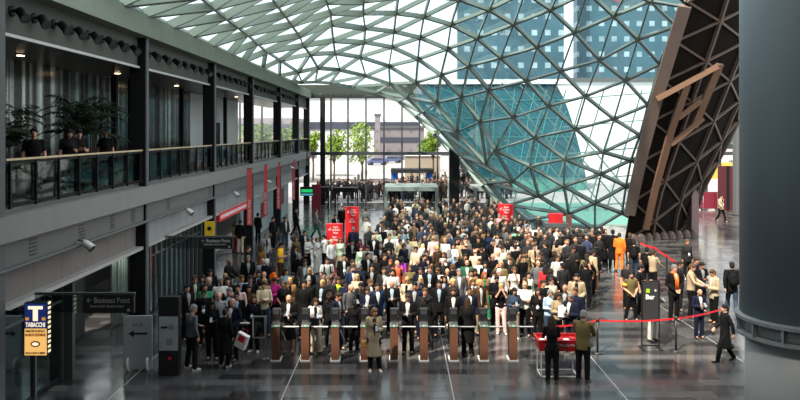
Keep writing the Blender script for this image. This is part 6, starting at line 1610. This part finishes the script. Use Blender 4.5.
for px, py, d, sex, pose, yaw, hair, up, lo, lab in BALC:
    st, cl = spl(hair); x = max(-9.05, min(-8.75, (px - HX)*d/F))
    o = make_person(Vector((x, d, 4.85)), R(yaw), 1.74, sex, pose, st, cl, up, lo, 'black', 'white', [], None, pr_); tag(o, lab, 'person', 'people on the balcony')

# things people hold
def hand_point(rec, o):
    k = rec['Hh']/1.755
    pts = []
    for s, nm in ((1, POSES[rec['pose']][0]), (-1, POSES[rec['pose']][1])):
        if nm in ('phone', 'reach'):
            sh, e, w_, h = pose_arm(rec['sex'], nm, s); pts.append(w_ + h*.12)
    if not pts: return None
    p = sum(pts, Vector())/len(pts)
    return Matrix.Translation(rec['P']) @ Matrix.Rotation(R(rec['yaw']), 4, 'Z') @ Matrix.Scale(k, 4) @ p
n = 0
for rec, o in sorted(PEOPLE, key=lambda q: q[0]['P'].y):
    if rec['pose'] not in ('phone', 'hold') or rec['P'].y > 27 or not (rec['handle']): continue
    p = hand_point(rec, o)
    if p is None or abs(((rec['yaw'] + 180) % 360) - 180) > 100: continue
    bm = B(); box(bm, -.04, -.08, -.006, .04, .08, .006); bevel(bm, .004, 1)
    ph = obj('smartphone', bm, M_black); ph.location = p + Vector((0, 0, .02)); ph.rotation_euler = (R(50), 0, R(rec['yaw']))
    obj('screen', box(B(), -.034, -.07, .006, .034, .07, .0075), mat('dim_phone_screen', (.2, .25, .3), .2), ph)
    tag(ph, 'dark smartphone in the hands of the ' + rec['handle'], 'phone'); n += 1
def find(h): return next(r for r, o in PEOPLE if r['handle'] == h)
# the red and white bag
r_ = find('person holding red bag'); p = r_['P'] + Vector((.42, .05, 0))
b = empty('tote_bag', (p.x, p.y, .62), 'red and white paper bag held by the person in long black coat', 'bag', rz=R(-30)); b.rotation_euler = (0, R(22), R(-20))
obj('body', bevel(box(B(), -.17, -.07, -.1, .17, .07, .32), .01, 1), M_white, b); obj('red_patch', box(B(), -.1, -.078, .1, .1, -.07, .28), M_red, b)
bm = B(); tube(bm, [(-.09, 0, .32), (-.07, 0, .46), (.07, 0, .46), (.09, 0, .32)], .008, 6); obj('handle', bm, M_red, b)
r_ = find('woman in long khaki coat'); p = r_['P'] + Vector((-.24, .02, 0))
b = empty('shoulder_bag', (p.x, p.y, .62), 'yellow tan handbag hanging beside the long khaki coat', 'bag')
obj('body', bevel(box(B(), -.1, -.06, 0, .1, .06, .2), .03, 2), mat('tan_leather_bag', (.55, .3, .08), .45), b)
bm = B(); tube(bm, [(-.07, 0, .2), (0, .02, .5), (.07, 0, .2)], .01, 6); obj('strap', bm, mat('tan_leather_bag', (.55, .3, .08), .45), b)
r_ = find('woman in wide cream trousers'); p = r_['P'] + Vector((-.02, -.26, 0))
b = empty('handbag', (p.x, p.y, .86), 'black handbag held in front of the wide cream trousers', 'bag')
obj('body', bevel(box(B(), -.17, -.05, 0, .17, .05, .26), .02, 2), M_black, b); bm = B(); tube(bm, [(-.08, 0, .26), (0, 0, .38), (.08, 0, .26)], .01, 6); obj('handle', bm, M_black, b)
r_ = find('man leaning in white shirt'); p = r_['P'] + Vector((.28, -.05, 0))
b = empty('shoulder_bag', (p.x, p.y, .85), 'black shoulder bag on the man leaning before the red totem', 'bag')
obj('body', bevel(box(B(), -.2, -.06, 0, .2, .06, .3), .03, 2), M_black, b); bm = B(); tube(bm, [(-.12, 0, .3), (-.2, 0, .6), (.1, 0, .3)], .012, 6); obj('strap', bm, M_black, b)
r_ = find('woman in beige holding papers'); q = hand_point(r_, None)
pp = obj('paper_sheet', box(B(), -.11, -.15, -.002, .11, .15, .002), M_letter); pp.location = q + Vector((0, 0, .04)); pp.rotation_euler = (R(45), 0, R(25)); tag(pp, 'white sheet of paper held by the woman in beige', 'paper')
r_ = find('man in navy suit turned left'); p = r_['P']
pp = obj('paper_sheet', box(B(), -.11, -.15, -.002, .11, .15, .002), M_letter); pp.location = p + Vector((-.3, -.16, 1.24)); pp.rotation_euler = (R(60), 0, R(-20)); tag(pp, 'white sheet of paper before the navy suit turned left', 'paper')

# crowds too small to count: the packed back of the hall, and the plaza beyond the glass
rs = random.Random(9)
mats_out = [mat('far_clothes_black', (.008, .008, .009), .85), mat('far_clothes_white', (.45, .43, .4), .85), mat('far_clothes_blue', (.02, .03, .07), .85), mat('far_clothes_brown', (.16, .09, .05), .85), mat('far_skin', (.5, .26, .16), .6)]
def far_proto(cu, lg, hc, k):
    """one small person as plain vertex and face lists"""
    bm = B()
    mi = {}
    def add(fn, m):
        n0 = len(bm.faces); fn(); bm.faces.ensure_lookup_table()
        for f in bm.faces[n0:]: f.material_index = m
    add(lambda: tube(bm, [(0, 0, .78), (0, 0, 1.08), (0, 0, 1.3), (0, 0, 1.42), (0, 0, 1.5)], [(.17, .12), (.155, .11), (.19, .12), (.17, .1), (.06, .06)], 10, ex=(1, 0, 0)), cu)
    for s in (-1, 1):
        add(lambda: tube(bm, [(s*.09, 0, .85), (s*.1, .01, .45), (s*.1, .03, .03)], [.09, .06, .045], 8), lg)
        add(lambda: tube(bm, [(s*.17, 0, 1.4), (s*.235, .02, 1.12), (s*(.22 if (k + s) % 3 else .1), -.16, 1.0)], [.06, .045, .032], 8), cu)
        add(lambda: ball(bm, (s*.1, -.05, .04), (.045, .13, .04), 6), 0)
    add(lambda: tube(bm, [(0, 0, 1.46), (0, -.005, 1.58)], [.055, .05], 8), 4)
    add(lambda: ball(bm, (0, -.01, 1.635), (.078, .1, .118), 10), 4)
    add(lambda: ball(bm, (0, .012, 1.69), (.086, .102, .085), 10), hc)
    bmesh.ops.recalc_face_normals(bm, faces=bm.faces[:]); bm.verts.index_update()
    r = ([tuple(v.co) for v in bm.verts], [[v.index for v in f.verts] for f in bm.faces], [f.material_index for f in bm.faces]); bm.free(); return r
PROT = [far_proto(cu, lg, hc, k) for k, (cu, lg, hc) in enumerate([(0, 0, 0), (0, 0, 3), (0, 0, 0), (1, 0, 0), (0, 0, 3), (2, 2, 0), (3, 0, 0), (0, 2, 0)])]
class Far:
    def __init__(s): s.v, s.f, s.m = [], [], []
    def add(s, x, d, h, yaw):
        V_, F_, M_ = rs.choice(PROT); n0 = len(s.v); ca, sa = math.cos(yaw), math.sin(yaw)
        s.v += [(x + (a*ca - b*sa)*h, d + (a*sa + b*ca)*h, c_*h) for a, b, c_ in V_]
        s.f += [[q + n0 for q in f] for f in F_]; s.m += M_
    def build(s, name):
        me = bpy.data.meshes.new(name); me.from_pydata(s.v, [], s.f)
        for m in mats_out: me.materials.append(m)
        me.polygons.foreach_set('material_index', s.m); me.polygons.foreach_set('use_smooth', [True]*len(s.f)); me.update()
        o = bpy.data.objects.new(name, me); COL.objects.link(o); return o
fa = Far(); n = 0; tries = 0
while n < 150 and tries < 6000:
    tries += 1
    py = rs.uniform(197, 240); px = rs.uniform(366, 606)
    if py < 214 and not (386 < px < 500): continue
    if py < 226 and px > 540: continue
    h = rs.uniform(1.6, 1.82); d = (CZ - h)*F/(py - HY); P = Vector(((px - HX)*d/F, d, 0))
    if d < 30.5 or any((P - q).length < .5 for q in BODY_D): continue
    BODY_D.append(P); fa.add(P.x, P.y, h/1.755, rs.uniform(-.7, .7)); n += 1
tag(fa.build('packed_crowd'), 'packed back of the waiting crowd, between the individual people and the portals', 'crowd', kind='stuff')
fa = Far()
for j in range(420):
    z = rs.random()
    if z < .4: d = rs.uniform(67, 84); px = rs.uniform(384, 446)
    elif z < .85: d = rs.uniform(68, 118); px = rs.uniform(452, 512)
    else: d = rs.uniform(67, 74); px = rs.uniform(316, 384)
    x = (px - HX)*d/F
    if 76 < d < 82 and -2 < x < 4.6: continue
    fa.add(x, d, rs.uniform(1.58, 1.85)/1.755, rs.uniform(-3, 3))
oc = fa.build('distant_crowd')
tag(oc, 'distant crowd of people out on the bright plaza beyond the glass front', 'crowd', kind='stuff')

# ------------------------------------------------------------------ picture
scene.view_settings.view_transform = 'Standard'; scene.view_settings.look = 'None'; scene.view_settings.gamma = 1.0
scene.view_settings.exposure = 0.0
scene.view_settings.use_curve_mapping = False
scene.cycles.use_denoising = True
scene.cycles.max_bounces = 8; scene.cycles.transparent_max_bounces = 16; scene.cycles.glossy_bounces = 3; scene.cycles.diffuse_bounces = 3
scene.cycles.caustics_reflective = False; scene.cycles.caustics_refractive = False
scene.cycles.sample_clamp_indirect = 6
